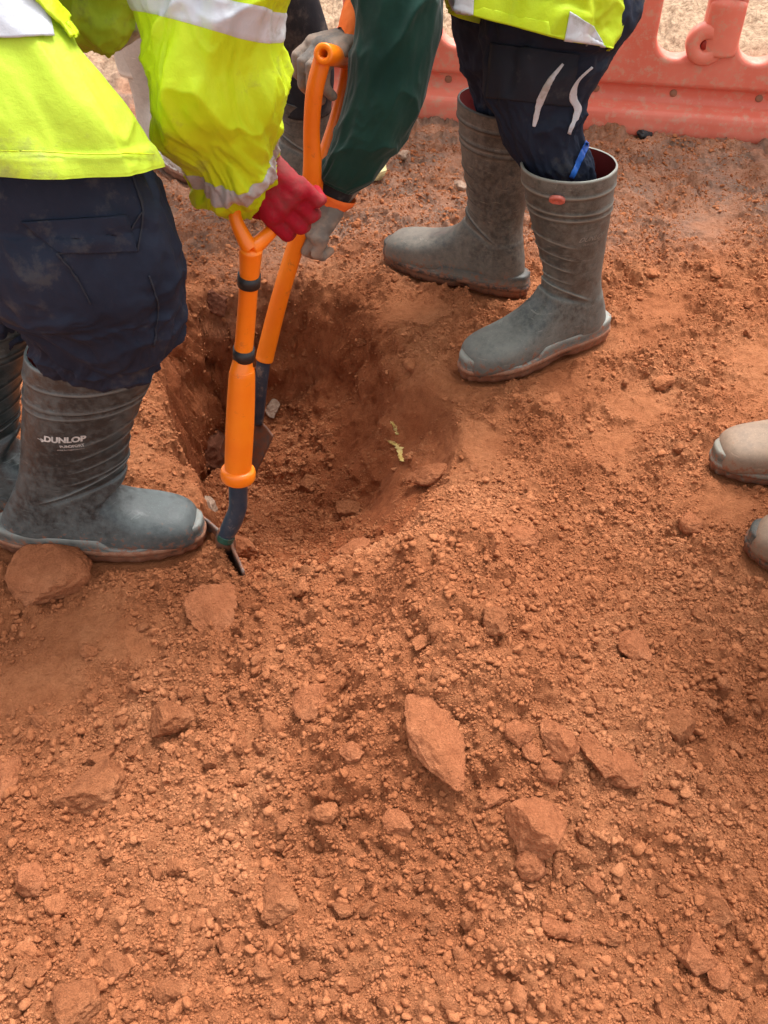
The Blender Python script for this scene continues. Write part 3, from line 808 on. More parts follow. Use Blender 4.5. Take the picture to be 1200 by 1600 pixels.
while cnt < 235 and tries < 6000:
    tries += 1
    px = gq.uniform(0, 1200); py = 1600 - 1250 * gq.random() ** 1.35
    r_ = gq.uniform(10, 19) * (1 if gq.random() < .75 else 1.35) * (.62 + .45 * (py / 1600))
    if py < 930 and gq.random() < .72: continue
    if any((px - a) ** 2 + (py - b) ** 2 < (c + r_) ** 2 for a, b, c in taken): continue
    if py < 920 and px < 330: continue
    if 690 < px < 960 and 250 < py < 600: continue
    if px < 520 and py < 430: continue
    P, D = hit(px, py)
    if float(bil(GX, GY, RG, P[0:1], P[1:2])[0]) < .3: continue
    bad = False
    for (bx, by, an, L) in BOOTS.values():
        ca, sa = math.cos(R(an)), math.sin(R(an))
        u = (P[0] - bx) * ca + (P[1] - by) * sa; v_ = -(P[0] - bx) * sa + (P[1] - by) * ca
        if -.03 < u < L + .03 and abs(v_) < .075: bad = True
    if bad: continue
    taken.append((px, py, r_ * .8))
    o = bpy.data.objects.new('clod', clod_meshes[cnt % 10]); C.objects.link(o)
    rr = r_ * D / FOC
    rs_ = rr / .012; o.scale = (rs_ * gq.uniform(.85, 1.2), rs_ * gq.uniform(.85, 1.15), rs_ * gq.uniform(.8, 1.15))
    o.rotation_euler = (gq.uniform(-.5, .5), gq.uniform(-.5, .5), gq.uniform(0, 6.28))
    o.location = (P[0], P[1], P[2] + rr * .18)
    for f_, lb, gp in zones:
        if f_(px, py):
            tag(o, lb, 'clod', gp); break
    cnt += 1

# yellow torn film in the pit wall
def scrap(name, pts, wd, mat, label, cat, seed):
    g = np.random.default_rng(seed)
    rows = []
    pp = catmull(np.array(pts, float), 26)
    for k, (a, b) in enumerate(pp):
        P, D = hit(a, b)
        w_ = wd * g.uniform(.35, 1.0) * D / FOC; P = P + RT * g.normal() * .0012
        row = []
        for s_ in np.linspace(-1, 1, 7):
            q = P + RT * s_ * w_ + np.array([0, -.35, .5]) * (.002 + .008 * g.random())
            row.append(q)
        rows.append(row)
    G = np.array(rows); n_, m_ = G.shape[:2]
    me = mesh_np(name, G.reshape(-1, 3), grid_faces(n_, m_, False))
    o = bpy.data.objects.new('t', me); C.objects.link(o)
    q = o.modifiers.new('s', 'SOLIDIFY'); q.thickness = .0012
    me = eval_mesh(o, name)
    return tag(link(name, me, M[mat], sm=False), label, cat)
scrap('plastic_scrap', [(611, 690), (618, 694), (624, 700), (628, 712), (634, 722)], 9, 'yellow_scrap', 'crumpled yellow film sticking out of the right wall of the pit', 'scrap', 3)
scrap('plastic_scrap', [(614, 660), (617, 668), (621, 680)], 4, 'yellow_scrap', 'tiny pale flake above the crumpled yellow film in the pit', 'scrap', 5)

# ------------------------------------------------------------------ cloth and decals
def ringset(st, n, nu, ext=0):
    """st rows: left px,py, right px,py, depth, thickness ratio, world rings between; returns (n,nu,3) and frames"""
    rows = []
    for (lx, ly, rx_, ry_, D, th) in st:
        a = at(lx, ly, D); b = at(rx_, ry_, D)
        c = (a + b) / 2; A = (b - a) / 2
        v = c - CAM; v /= np.linalg.norm(v)
        B = v - A * (v @ A) / (A @ A); B = B / np.linalg.norm(B) * np.linalg.norm(A) * th
        rows.append(np.concatenate([c, A, B]))
    K = catmull(np.array(rows), n)
    T = np.gradient(K[:, :3], axis=0); T /= np.linalg.norm(T, axis=1)[:, None]
    A = K[:, 3:6]; B = np.cross(T, A)
    Bl = np.linalg.norm(K[:, 6:9], axis=1)
    B = B / (np.linalg.norm(B, axis=1)[:, None] + 1e-9) * Bl[:, None]
    B *= np.sign(np.sum(B * K[:, 6:9], 1))[:, None]
    K[:, 6:9] = B
    return K

def cloth(st, n, nu, mat, name, parent, folds=(.006, 7, 16), seed=0, extra=None, power=1.0, ring_folds=0.0, caps=(False, False), thick=0.0):
    """loft with folded cloth; returns object and data so that bands can be cut from it"""
    K = ringset(st, n, nu)
    th = np.linspace(0, 2 * np.pi, nu, endpoint=False)
    ct, sn = np.cos(th), np.sin(th)
    e = power
    ctx = np.sign(ct) * np.abs(ct) ** e; snx = np.sign(sn) * np.abs(sn) ** e
    P = K[:, None, 0:3] + K[:, None, 3:6] * ctx[None, :, None] + K[:, None, 6:9] * snx[None, :, None]
    dirn = K[:, None, 3:6] * ct[None, :, None] + K[:, None, 6:9] * sn[None, :, None]
    dirn /= np.linalg.norm(dirn, axis=2)[:, :, None]
    L = np.concatenate([[0], np.cumsum(np.linalg.norm(np.diff(K[:, :3], axis=0), axis=1))])
    amp, fu, fv = folds
    LL = np.repeat(L[:, None], nu, 1).ravel(); TT = np.repeat(th[None], n, 0).ravel()
    q = np.stack([np.cos(TT) * fu * .18 + seed, np.sin(TT) * fu * .18, LL * fv], 1)
    warp = fbm(q * .8 + 5, 3)
    q2 = q + np.stack([warp, warp * .7, warp * 1.2], 1) * .8
    d = ridged(q2, 2) * .7 + .5 * fbm(q * 2.3, 3)
    d = d + .38 * ridged(q2 * 2.3 + 11, 2) * smooth(-.25, .3, fbm(q * 1.1 + 3, 2))
    d = (d - d.mean()) * amp * 2
    if ring_folds:
        d = d + ring_folds * (1 - np.abs(np.sin(LL * 38 + 3.5 * warp + 1.3 * np.cos(TT)))) ** 1.3 * smooth(-.3, .4, fbm(q * .7 + 9, 2) + .1)
    d = d.reshape(n, nu)
    if extra is not None: d = d + extra(LL.reshape(n, nu) / L[-1], TT.reshape(n, nu))
    P = P + dirn * d[:, :, None]
    me = rings_mesh(name, P, *caps)
    if thick:
        o = bpy.data.objects.new('t', me); C.objects.link(o)
        m_ = o.modifiers.new('s', 'SOLIDIFY'); m_.thickness = thick; m_.offset = -1
        me = eval_mesh(o, name)
    o = link(name, me, mat, parent)
    return o, P, dirn

def band(P, dirn, v0, v1, off, mat, name, parent, skew=None):
    """a tape sewn round a sleeve: rows v0..v1 (fractions) lifted off the cloth"""
    n, nu = P.shape[:2]
    m = 14
    rows = []
    vs = np.linspace(0, 1, m)
    for k, t in enumerate(vs):
        v = v0 + (v1 - v0) * t
        f = np.full(nu, v * (n - 1)) 
        if skew is not None: f = f + skew * (n - 1) * np.cos(np.linspace(0, 2 * np.pi, nu, endpoint=False))
        f = np.clip(f, 0, n - 1.001); i = f.astype(int); fr = (f - i)[:, None]
        j = np.arange(nu)
        p = P[i, j] * (1 - fr) + P[i + 1, j] * fr
        o_ = off * (0.15 if k in (0, m - 1) else 1)
        rows.append(p + dirn[i, j] * o_)
    Q = np.array(rows)
    return link(name, rings_mesh(name, Q), mat, parent)

def bvh_of(*objs):
    bm = bmesh.new()
    for o in objs:
        mm = o.data.copy(); 
        mm.transform(o.matrix_basis if o.parent is None else Matrix.Identity(4))
        bm.from_mesh(mm); bpy.data.meshes.remove(mm)
    t = BVHTree.FromBMesh(bm); bm.free()
    return t

def lay(tree, px, py, off, last):
    r = Vector(ray(px, py)); Ln = r.length
    h_, nn, i_, d_ = tree.ray_cast(Vector(CAM), r.normalized(), 6)
    if h_ is None:
        return np.array(at(px, py, last)), last
    if nn.dot(r) > 0: nn = -nn
    p = h_ + nn * off
    return np.array(p), d_ / Ln

def strip(tree, path, wid, off, mat, name, parent, label=None, n=40, m=6, thick=.0012, soft=True):
    """a strip sewn on the cloth along a pixel path, with widths in pixels"""
    K = catmull(np.hstack([np.array(path, float), np.broadcast_to(np.array(wid, float), (len(path),)).reshape(-1, 1)]), n)
    T = np.gradient(K[:, :2], axis=0); T /= np.linalg.norm(T, axis=1)[:, None]
    Nn = np.stack([-T[:, 1], T[:, 0]], 1)
    G = np.zeros((n, m, 3)); last = 1.5
    for i in range(n):
        for j, s_ in enumerate(np.linspace(-.5, .5, m)):
            q = K[i, :2] + Nn[i] * s_ * K[i, 2]
            G[i, j], last = lay(tree, q[0], q[1], off, last)
    me = mesh_np(name, G.reshape(-1, 3), grid_faces(n, m, False))
    o = bpy.data.objects.new('t', me); C.objects.link(o)
    q = o.modifiers.new('s', 'SOLIDIFY'); q.thickness = thick; q.offset = 0
    me = eval_mesh(o, name)
    o = link(name, me, mat, parent)
    if label: o['label'] = label
    return o

def patch(tree, quad, off, mat, name, parent, n=24, thick=.002, label=None):
    """four corner pixels -> sewn-on patch"""
    q = np.array(quad, float); G = np.zeros((n, n, 3)); last = 1.5
    for i, u in enumerate(np.linspace(0, 1, n)):
        for j, v in enumerate(np.linspace(0, 1, n)):
            p = (q[0] * (1 - u) + q[1] * u) * (1 - v) + (q[3] * (1 - u) + q[2] * u) * v
            G[i, j], last = lay(tree, p[0], p[1], off, last)
    me = mesh_np(name, G.reshape(-1, 3), grid_faces(n, n, False))
    o = bpy.data.objects.new('t', me); C.objects.link(o)
    k = o.modifiers.new('s', 'SOLIDIFY'); k.thickness = thick; k.offset = 0
    me = eval_mesh(o, name)
    o = link(name, me, mat, parent)
    if label: o['label'] = label
    return o

# ------------------------------------------------------------------ boots
BK = [  # inner x,z  outer x,z  half width
 (.312,.036,.313,.026,.004),(.309,.050,.312,.012,.024),(.298,.062,.303,.007,.038),(.280,.069,.283,.006,.047),(.255,.074,.255,.006,.052),(.225,.080,.225,.006,.053),
 (.198,.090,.19,.007,.050),(.172,.104,.15,.010,.046),(.152,.120,.11,.010,.042),(.142,.134,.07,.008,.040),(.137,.146,.035,.008,.039),
 (.134,.157,.010,.014,.038),(.132,.167,.001,.038,.038),(.131,.178,.003,.072,.039),(.132,.190,.010,.106,.042),(.135,.208,.014,.145,.046),
 (.140,.235,.012,.190,.051),(.146,.265,.007,.235,.057),(.152,.298,.002,.278,.062),(.157,.330,-.002,.320,.066),(.161,.362,-.006,.355,.069),(.162,.385,-.008,.378,.070)]

def boot_rings(top=1.0, thick=0.0, n=240, nu=96, seed=0, lean=0.0, twist=0, ridges=True, wshaft=1.0):
    K = catmull(np.array(BK), n)
    K[:, 0] += thick * (.45 + .55 * np.exp(-((K[:, 1] - .165) / .055) ** 2)) * smooth(.11, .15, K[:, 1])
    th = np.linspace(0, 2 * np.pi, nu, endpoint=False)
    P = np.zeros((n, nu, 3))
    I = np.stack([K[:, 0], np.zeros(n), K[:, 1]], 1); O = np.stack([K[:, 2], np.zeros(n), K[:, 3]], 1)
    c = (I + O) / 2; A = (O - I) / 2
    s = np.linspace(0, 1, n)
    for i in range(n):
        ex = .78 if s[i] < .5 else 1.0
        f = smooth(.48, .6, s[i]); ex = .74 * (1 - f) + 1.0 * f
        ct = np.sign(np.cos(th)) * np.abs(np.cos(th)) ** ex; st_ = np.sign(np.sin(th)) * np.abs(np.sin(th)) ** ex
        w = K[i, 4] * (1 if s[i] < .7 else 1 + (wshaft - 1) * (s[i] - .7) / .3)
        P[i] = c[i] + A[i] * ct[:, None] + np.array([0, 1, 0]) * (w * st_)[:, None]
    # wrinkles at the instep and ridges round the shaft
    q = P.reshape(-1, 3)
    ctr = np.repeat(c[:, None], nu, 1).reshape(-1, 3)
    dn = q - ctr; dn /= np.linalg.norm(dn, axis=1)[:, None] + 1e-9
    z = q[:, 2]; x = q[:, 0]
    d = .0025 * fbm(q * 14 + seed, 3) * smooth(.05, .14, z)
    if ridges:
        for zz in (.352, .318, .306):
            d = d + .0026 * np.exp(-((z - zz - .05 * (x - .07)) / .0026) ** 2)
        d = d + .0016 * smooth(.347, .352, z)
        # slanting bands above the ankle and low crease line
        for k in range(4):
            d = d + .0024 * np.exp(-((z - .165 - .028 * k - .35 * np.maximum(x - .10, 0)) / .0026) ** 2) * smooth(.085, .12, x)
        d = d + .0035 * np.exp(-((z - .135 - .55 * (x - .085)) / .003) ** 2) * smooth(.05, .08, x)
        d = d - .005 * np.exp(-((z - .125 - .45 * (x - .085)) / .006) ** 2) * smooth(.06, .1, x)
        d = d + .0018 * smooth(.118, .112, z + .15 * (x - .04)) * smooth(.078, .072, x) 
    q = q + dn * d[:, None]
    q[:, 1] += .006 * smooth(.12, .25, x) * smooth(.15, .08, z)          # toes swing inward
    q[:, 0] += lean * np.maximum(z - .05, 0) * smooth(.30, .16, x)
    P = q.reshape(n, nu, 3)
    if top < 1:
        n2 = int(n * top); P = P[:n2]
    return P

def sole_outline(t):
    x = .154 + .166 * np.cos(t)
    hw = np.interp(x, [-.02, .0, .03, .07, .12, .17, .22, .255, .285, .305, .33], [.0395, .040, .042, .042, .042, .050, .0565, .056, .052, .046, .044])
    y = hw * np.sign(np.sin(t)) * np.abs(np.sin(t)) ** .62 + .006 * smooth(.12, .25, x)
    return x, y

def make_boot(key, parent, mat, mat_sole, mat_rim, top=1.0, seed=0, pitch=0.0, lean=0.0, side=1, lining=True, ridges=True, wshaft=1.0, sc=1.0, thick=0.0):
    bx, by, an, L = BOOTS[key]
    s = L / .31 * sc
    root_loc = Vector((bx, by, seatz[key]))
    Mx = Matrix.Translation(root_loc) @ Matrix.Rotation(R(an), 4, 'Z') @ Matrix.Rotation(R(-pitch), 4, 'Y') @ Matrix.Diagonal((s, s * side, s, 1))
    P = boot_rings(top, thick, seed=seed, lean=lean, ridges=ridges, wshaft=wshaft)
    n, nu = P.shape[:2]
    # turn the rim inside
    last = P[-1]; cc = last.mean(0)
    inner = [last + (cc - last) * .02 + np.array([0, 0, .003]), last + (cc - last) * .05 + np.array([0, 0, .002])]
    P2 = np.concatenate([P, np.array(inner)])
    me = rings_mesh('boot_upper', P2, True, False)
    def place(me, nm, mat_, **k):
        o = bpy.data.objects.new(nm, me); C.objects.link(o); me.materials.append(mat_)
        me.polygons.foreach_set('use_smooth', [True] * len(me.polygons))
        o.parent = parent; o.matrix_basis = Mx
        o.matrix_parent_inverse = Matrix.Translation(-parent.location)
        if side < 0: me.flip_normals()
        return o
    up = place(me, 'boot', mat)
    def under(me, nm, mat_):
        o = bpy.data.objects.new(nm, me); C.objects.link(o); me.materials.append(mat_)
        me.polygons.foreach_set('use_smooth', [True] * len(me.polygons))
        o.parent = up
        if side < 0: me.flip_normals()
        return o
    if lining:
        zs = [last + (cc - last) * .05 + np.array([0, 0, .0015])]
        for k in range(1, 8):
            r0 = P[-1 - 6 * k]; c0 = r0.mean(0); zs.append(r0 + (c0 - r0) * .06)
        under(rings_mesh('lining', np.array(zs), False, True), 'lining', M['lining'])
    # foxing: raised side wall with the stepped upper edge
    t = np.linspace(0, 2 * np.pi, 120, endpoint=False)
    x, y = sole_outline(t)
    ze = np.interp(x, [-.02, .02, .10, .165, .178, .215, .232, .27, .31, .33], [.050, .046, .045, .046, .030, .026, .030, .042, .046, .046])
    cxo = .16
    rows = []
    for f_, zf in ((1.0, 0), (1.012, .12), (1.022, .3), (1.016, .34), (1.010, .4), (1.012, .7), (1.008, .92), (.975, 1.0), (.86, 1.02), (.74, .96)):
        yy_ = y * (f_ + (.0 if zf < .9 else -.02)); xx_ = cxo + (x - cxo) * (1 + (f_ - 1) * .5)
        rows.append(np.stack([xx_, yy_, .020 + (ze - .020) * zf], 1))
    fox = rings_mesh('foxing', np.array(rows), False, False)
    under(fox, 'foxing', mat_rim)
    # outsole with cleats
    rows = []
    lug = (np.sin(t * 26) > -.2) * 1.0
    for f_, z_, lg in ((.90, .004, 0), (.97, .0, 1), (1.015, .001, 1), (1.02, .010, 1), (1.02, .0145, 0), (1.045, .016, 0), (1.045, .0225, 0), (1.0, .025, 0)):
        k = f_ - (.035 * (1 - lug) if lg else 0)
        arch = .006 * np.exp(-((x - .115) / .022) ** 2) * (1 if z_ < .012 else 0)
        rows.append(np.stack([cxo + (x - cxo) * (1 + (k - 1) * .5), y * k, np.full_like(x, z_) + arch], 1))
    so_ = rings_mesh('sole', np.array(rows), True, False)
    under(so_, 'sole', mat_sole)
    return up, Mx

def text_on(boot, Mx, body, size, x, z, mat, side=-1, shear=0.0, bold=0.0, name='lettering', rot=0.0, lean=0.0):
    """raised printed letters on the side of a boot shaft; the text stands in boot space"""
    cu = bpy.data.curves.new('t', 'FONT'); cu.body = body; cu.size = size; cu.align_x = 'CENTER'; cu.shear = shear; cu.offset = bold
    o = bpy.data.objects.new('t', cu); C.objects.link(o)
    me = eval_mesh(o, 't')
    bm = bmesh.new(); bm.from_mesh(me)
    bmesh.ops.triangulate(bm, faces=bm.faces)
    bmesh.ops.subdivide_edges(bm, edges=[e for e in bm.edges if e.calc_length() > size * .25], cuts=2)
    tm = bmesh.new(); tm.from_mesh(boot.data); tree = BVHTree.FromBMesh(tm); tm.free()
    for v in bm.verts:
        ca, sa = math.cos(rot), math.sin(rot)
        u, w = v.co.x * ca - v.co.y * sa, v.co.x * sa + v.co.y * ca
        xx_ = x + (u if side < 0 else -u); zz = z + w
        h_, nn, i_, d_ = tree.ray_cast(Vector((xx_, side * .3, zz)), Vector((0, -side, 0)), 1)
        if h_ is None: h_ = Vector((xx_, side * .06, zz)); nn = Vector((0, side, 0))
        v.co = h_ + Vector((0, side, 0)) * .0006
    bm.to_mesh(me); bm.free()
    me.materials.append(mat)
    k = bpy.data.objects.new(name, me); C.objects.link(k); k.parent = boot
    return k

# ------------------------------------------------------------------ bodies (under the clothes, continuous)
def body_mesh(j, name='body', s=1.0):
    g = lambda k: np.array(j[k], float)
    parts = [(g('pelvis'), .105 * s, g('waist'), .10 * s), (g('waist'), .10 * s, g('chest'), .125 * s), (g('chest'), .12 * s, g('neck'), .055 * s),
             (g('neck'), .05 * s, g('head'), .05 * s), (g('head') + [0, 0, -.01], .078, g('head') + [0, 0, .06], .088),
             (g('pelvis'), .1 * s, g('hipL'), .085 * s), (g('pelvis'), .1 * s, g('hipR'), .085 * s)]
    for sd_ in 'LR':
        parts += [(g('hip' + sd_), .075 * s, g('knee' + sd_), .042 * s), (g('knee' + sd_), .040 * s, g('ankle' + sd_), .030 * s),
                  (g('chest'), .08 * s, g('sh' + sd_), .055 * s), (g('sh' + sd_), .050 * s, g('el' + sd_), .034 * s), (g('el' + sd_), .032 * s, g('wr' + sd_), .015 * s)]
        f = g('toe' + sd_) - g('ankle' + sd_)
        parts += [(g('ankle' + sd_), .028, g('toe' + sd_), .016)]
    hd = g('head'); fd = np.array(j['face'], float); fd /= np.linalg.norm(fd)
    sd2 = np.cross(fd, [0, 0, 1.0]); sd2 /= np.linalg.norm(sd2)
    parts += [(hd + fd * .085 + [0, 0, .005], .010, hd + fd * .095 + [0, 0, -.01], .014),
              (hd + fd * .06 + [0, 0, -.06], .03, hd + fd * .05 + [0, 0, -.05], .035),
              (hd + sd2 * .085, .012, hd + sd2 * .088 + [0, 0, .03], .014), (hd - sd2 * .085, .012, hd - sd2 * .088 + [0, 0, .03], .014)]
    return blob(parts, .012, name, 3)

def hair_mesh(j):
    hd = np.array(j['head'], float); fd = np.array(j['face'], float); fd /= np.linalg.norm(fd)
    return blob([(hd - fd * .02 + [0, 0, .05], .093, hd - fd * .03 + [0, 0, .07], .088)], .01, 'hair', 3, .006, 40)

def glove(name, wrist, knuckle_c, across, palm_n, mat, parent, curl=1.0, size=1.0, thumb_side=1, grip_r=.018):
    """a gripping hand: palm from wrist to knuckles, four bent fingers of unequal length, thumb from the side of the palm"""
    w = np.array(wrist, float); k = np.array(knuckle_c, float)
    fwd = k - w; Lp = np.linalg.norm(fwd); fwd /= Lp
    ac = np.array(across, float); ac -= fwd * (ac @ fwd); ac /= np.linalg.norm(ac)
    pn = np.cross(fwd, ac); 
    if pn @ np.array(palm_n, float) < 0: pn = -pn
    parts = []
    for t in (-1.2, -.4, .4, 1.2):
        parts.append((w + ac * t * .011 * size, .020 * size, k + ac * t * .020 * size, .0155 * size))
    parts.append((w - fwd * .05, .027 * size, w, .024 * size))
    lens = [.040, .046, .043, .033]
    for i, t in enumerate((1.5, .5, -.5, -1.5)):
        p0 = k + ac * t * .0218 * size - fwd * .004
        a = .45 * curl; L = lens[i] * size
        d1 = fwd * math.cos(a) + pn * math.sin(a)
        p1 = p0 + d1 * L
        a2 = a + 1.25 * curl; d2 = fwd * math.cos(a2) + pn * math.sin(a2)
        p2 = p1 + d2 * L * .72
        a3 = a2 + .95 * curl; d3 = fwd * math.cos(a3) + pn * math.sin(a3)
        p3 = p2 + d3 * L * .55
        parts += [(p0, .0102 * size, p1, .0095 * size), (p1, .0095 * size, p2, .0088 * size), (p2, .0088 * size, p3, .0076 * size)]
    s_ = thumb_side
    t0 = w + fwd * .018 * size + ac * s_ * .024 * size
    t1 = t0 + (fwd * .6 + ac * s_ * .5 + pn * .5) * .042 * size
    t2 = t1 + (fwd * .55 - ac * s_ * .25 + pn * .8) * .032 * size
    parts += [(t0, .015 * size, t1, .012 * size), (t1, .012 * size, t2, .009 * size)]
    me = blob(parts, .0028, name, 2, .0011, 55)
    return link(name, me, mat, parent)

def V3(*a): return np.array(a, float)

# ================================================================== digger on the left
P1 = thing('person', 'worker on the left in yellow jacket and navy trousers with a red gloved hand', 'person', (-.50, 1.08, 0))
j1 = dict(pelvis=at(-20, 150, 1.10), waist=at(-90, -20, 1.08), chest=at(-60, -300, 1.06), neck=at(60, -450, 1.02), head=at(150, -560, 1.02), face=(.6, .3, -.7),
          hipL=at(-40, 190, 1.15), hipR=at(60, 190, 1.10), kneeR=at(150, 430, 1.17), kneeL=at(-90, 400, 1.28), ankleR=V3(-.49, 1.05, .14), ankleL=V3(-.665, 1.15, .14),
          toeR=V3(-.42, 1.05, .045), toeL=V3(-.61, 1.15, .045), shR=at(250, -330, 1.0), shL=at(0, -300, 1.15), elR=at(335, 10, 1.03), elL=at(180, -10, 1.18), wrR=at(390, 262, 1.17), wrL=at(240, -130, 1.22))
link('body', body_mesh(j1), M['skin'], P1)
link('hair', hair_mesh(j1), M['hair'], P1)
leg = [(-150, 120, 110, 140, 1.03, .5), (-130, 190, 185, 205, 1.04, .58), (-112, 262, 234, 272, 1.05, .64), (-92, 330, 264, 335, 1.08, .64), (-70, 400, 287, 408, 1.11, .62),
       (-25, 462, 284, 472, 1.15, .6), (44, 508, 272, 528, 1.18, .58), (54, 538, 250, 556, 1.21, .54), (58, 552, 240, 574, 1.23, .53), (66, 562, 226, 584, 1.245, .48)]
lg, LP, LD = cloth(leg, 260, 220, M['navy'], 'trouser_leg', P1, folds=(.0062, 7, 8), seed=2, ring_folds=.006, thick=.002,
    extra=lambda v, t: .005 * smooth(.55, .8, v) * smooth(1.0, .93, v) * (1 - np.abs(np.sin(v * 34 + 1.6 * np.sin(t * 2 + 1) + .8 * np.sin(t * 5)))) ** 1.2)
leg2 = [(-230, 150, 60, 170, 1.18, .6), (-210, 300, 66, 310, 1.22, .6), (-170, 400, 62, 410, 1.27, .6), (-110, 470, 52, 480, 1.31, .58), (-88, 505, 50, 515, 1.34, .55), (-75, 520, 36, 528, 1.36, .5)]
cloth(leg2, 120, 110, M['navy'], 'trouser_leg', P1, folds=(.006, 7, 12), seed=12, ring_folds=.008)
tl = bvh_of(lg)
patch(tl, [(34, 345), (196, 336), (214, 392), (92, 394)], .0025, M['navy'], 'pocket_flap', lg, 26, .003)
strip(tl, [(90, 396), (118, 430), (142, 474)], 2.5, .002, M['thread'], 'seam', lg)
strip(tl, [(205, 272), (222, 330), (214, 392)], 2.5, .002, M['thread'], 'seam', lg)
strip(tl, [(222, 330), (180, 380), (92, 396)], 2.0, .002, M['thread'], 'seam', lg)
strip(tl, [(232, 430), (246, 480), (240, 540)], 2.0, .002, M['thread'], 'seam', lg)
tor = [(-215, 236, 246, 262, 1.0, .5), (-214, 222, 240, 246, .995, .5), (-212, 165, 205, 180, .975, .5), (-210, 110, 158, 120, .96, .5), (-205, 50, 116, 62, .95, .5), (-190, -60, 86, -40, .94, .5),
       (-130, -300, 140, -280, .94, .5), (0, -470, 250, -450, .96, .45), (120, -540, 260, -530, .98, .4)]
tj, TP, TD = cloth(tor, 240, 240, M['hivis_soft'], 'jacket', P1, folds=(.006, 4, 5), seed=4, thick=.003,
                   extra=lambda v, t: .004 * smooth(.045, .03, v) * (1 - .0 * t) + .003 * np.sin(t * 9 + 14 * v) * smooth(.35, 0, v))
ttj = bvh_of(tj)
patch(ttj, [(-60, -30), (62, -30), (84, 58), (-60, 62)], .003, M['reflect'], 'reflective_tape', tj)
strip(ttj, [(42, -20), (72, 12), (112, 62)], [20, 20, 17], .008, M['hivis'], 'fastening_strap', tj, thick=.003)
strip(ttj, [(-20, 233), (120, 242), (238, 241)], 1.6, .003, M['hivis'], 'hem_stitching', tj, n=80, m=3)
fs = [(-20, -150, 20, 60, 1.12, .8), (60, -120, 78, 60, 1.12, .8), (115, -110, 122, 72, 1.13, .8), (160, -110, 166, 80, 1.14, .8), (198, -120, 206, 62, 1.16, .8), (212, -150, 250, 20, 1.18, .8), (190, -230, 300, -110, 1.2, .8)]
fsl, FP, FD = cloth(fs, 130, 120, M['hivis_soft'], 'jacket_sleeve', P1, folds=(.008, 6, 16), seed=21)
band(FP, FD, .62, .86, .002, M['reflect_dull'], 'reflective_tape', fsl)
slv = [(190, -420, 440, -400, .92, .75), (196, -250, 470, -240, .94, .75), (206, -110, 465, -100, .97, .75), (216, -5, 450, 2, 1.0, .75), (222, 50, 439, 58, 1.015, .75), (227, 100, 434, 98, 1.03, .75), (238, 150, 435, 142, 1.05, .74),
       (260, 200, 434, 180, 1.08, .72), (282, 236, 434, 205, 1.105, .70), (298, 268, 434, 228, 1.135, .72), (306, 296, 433, 250, 1.17, .76), (313, 320, 428, 276, 1.21, .78)]
def slx(v, t):   # big hanging fold and a bulging elbow
    return .006 * np.cos(t * 3 + v * 20) * smooth(.3, .6, v) * smooth(1, .85, v)
sj, SP, SD = cloth(slv, 300, 220, M['hivis'], 'jacket_sleeve', P1, folds=(.008, 5, 6), seed=33, ring_folds=.010, extra=slx, thick=.003)
band(SP, SD, .257, .343, .0016, M['reflect'], 'reflective_tape', sj, skew=.040)
band(SP, SD, .80, .875, .0014, M['reflect_dull'], 'reflective_tape', sj, skew=.0)
g1 = glove('glove', at(398, 256, 1.175), at(446, 316, 1.185), at(425, 350, 1.20) - at(478, 285, 1.175), V3(-.3, .8, -.5), M['red_glove'], P1, curl=.95, size=.90, thumb_side=1)
make_boot('digger_near', P1, M['rubber'], M['sole'], M['rim_rubber'], seed=1, lean=.41, side=1, thick=.048)
b1, Mx1 = bpy.context.scene.objects['boot'], None
make_boot('digger_far', P1, M['rubber'], M['sole'], M['rim_rubber'], seed=5, lean=.36, side=-1, thick=.03)
nb = [o for o in P1.children if o.name.startswith('boot')][0]
text_on(nb, None, 'DUNLOP', .0150, .165, .262, M['white_print'], shear=.35, bold=.0007, rot=.07)
text_on(nb, None, 'PUROFORT', .0068, .174, .252, M['white_print'], bold=.0003, rot=.07)
text_on(nb, None, 'www.dunlopboots.com', .0042, .170, .2455, M['white_print'], rot=.07)
# the arrow mark before the word: a D shape with an arrow head
def arrow_on(boot, x, z, s, mat):
    pts = [(-1.2, .25), (0.2, .25), (-.35, .8), (.1, .8), (1.0, 0), (.1, -.8), (-.35, -.8), (.2, -.25), (-.4, -.25), (-.1, 0), (-.9, .0)]
    bm = bmesh.new(); tm = bmesh.new(); tm.from_mesh(boot.data); tree = BVHTree.FromBMesh(tm); tm.free()
    vs = []
    for a, b in pts:
        h_, nn, i_, d_ = tree.ray_cast(Vector((x + a * s, -.3, z + b * s * .8)), Vector((0, 1, 0)), 1)
        vs.append(bm.verts.new((h_ if h_ else Vector((x, -.06, z))) + Vector((0, -.0006, 0))))
    bm.faces.new(vs); bmesh.ops.triangulate(bm, faces=bm.faces)
    me = bpy.data.meshes.new('emblem'); bm.to_mesh(me); bm.free(); me.materials.append(mat)
    o = bpy.data.objects.new('emblem', me); C.objects.link(o); o.parent = boot
arrow_on(nb, .131, .2605, .0055, M['white_print'])

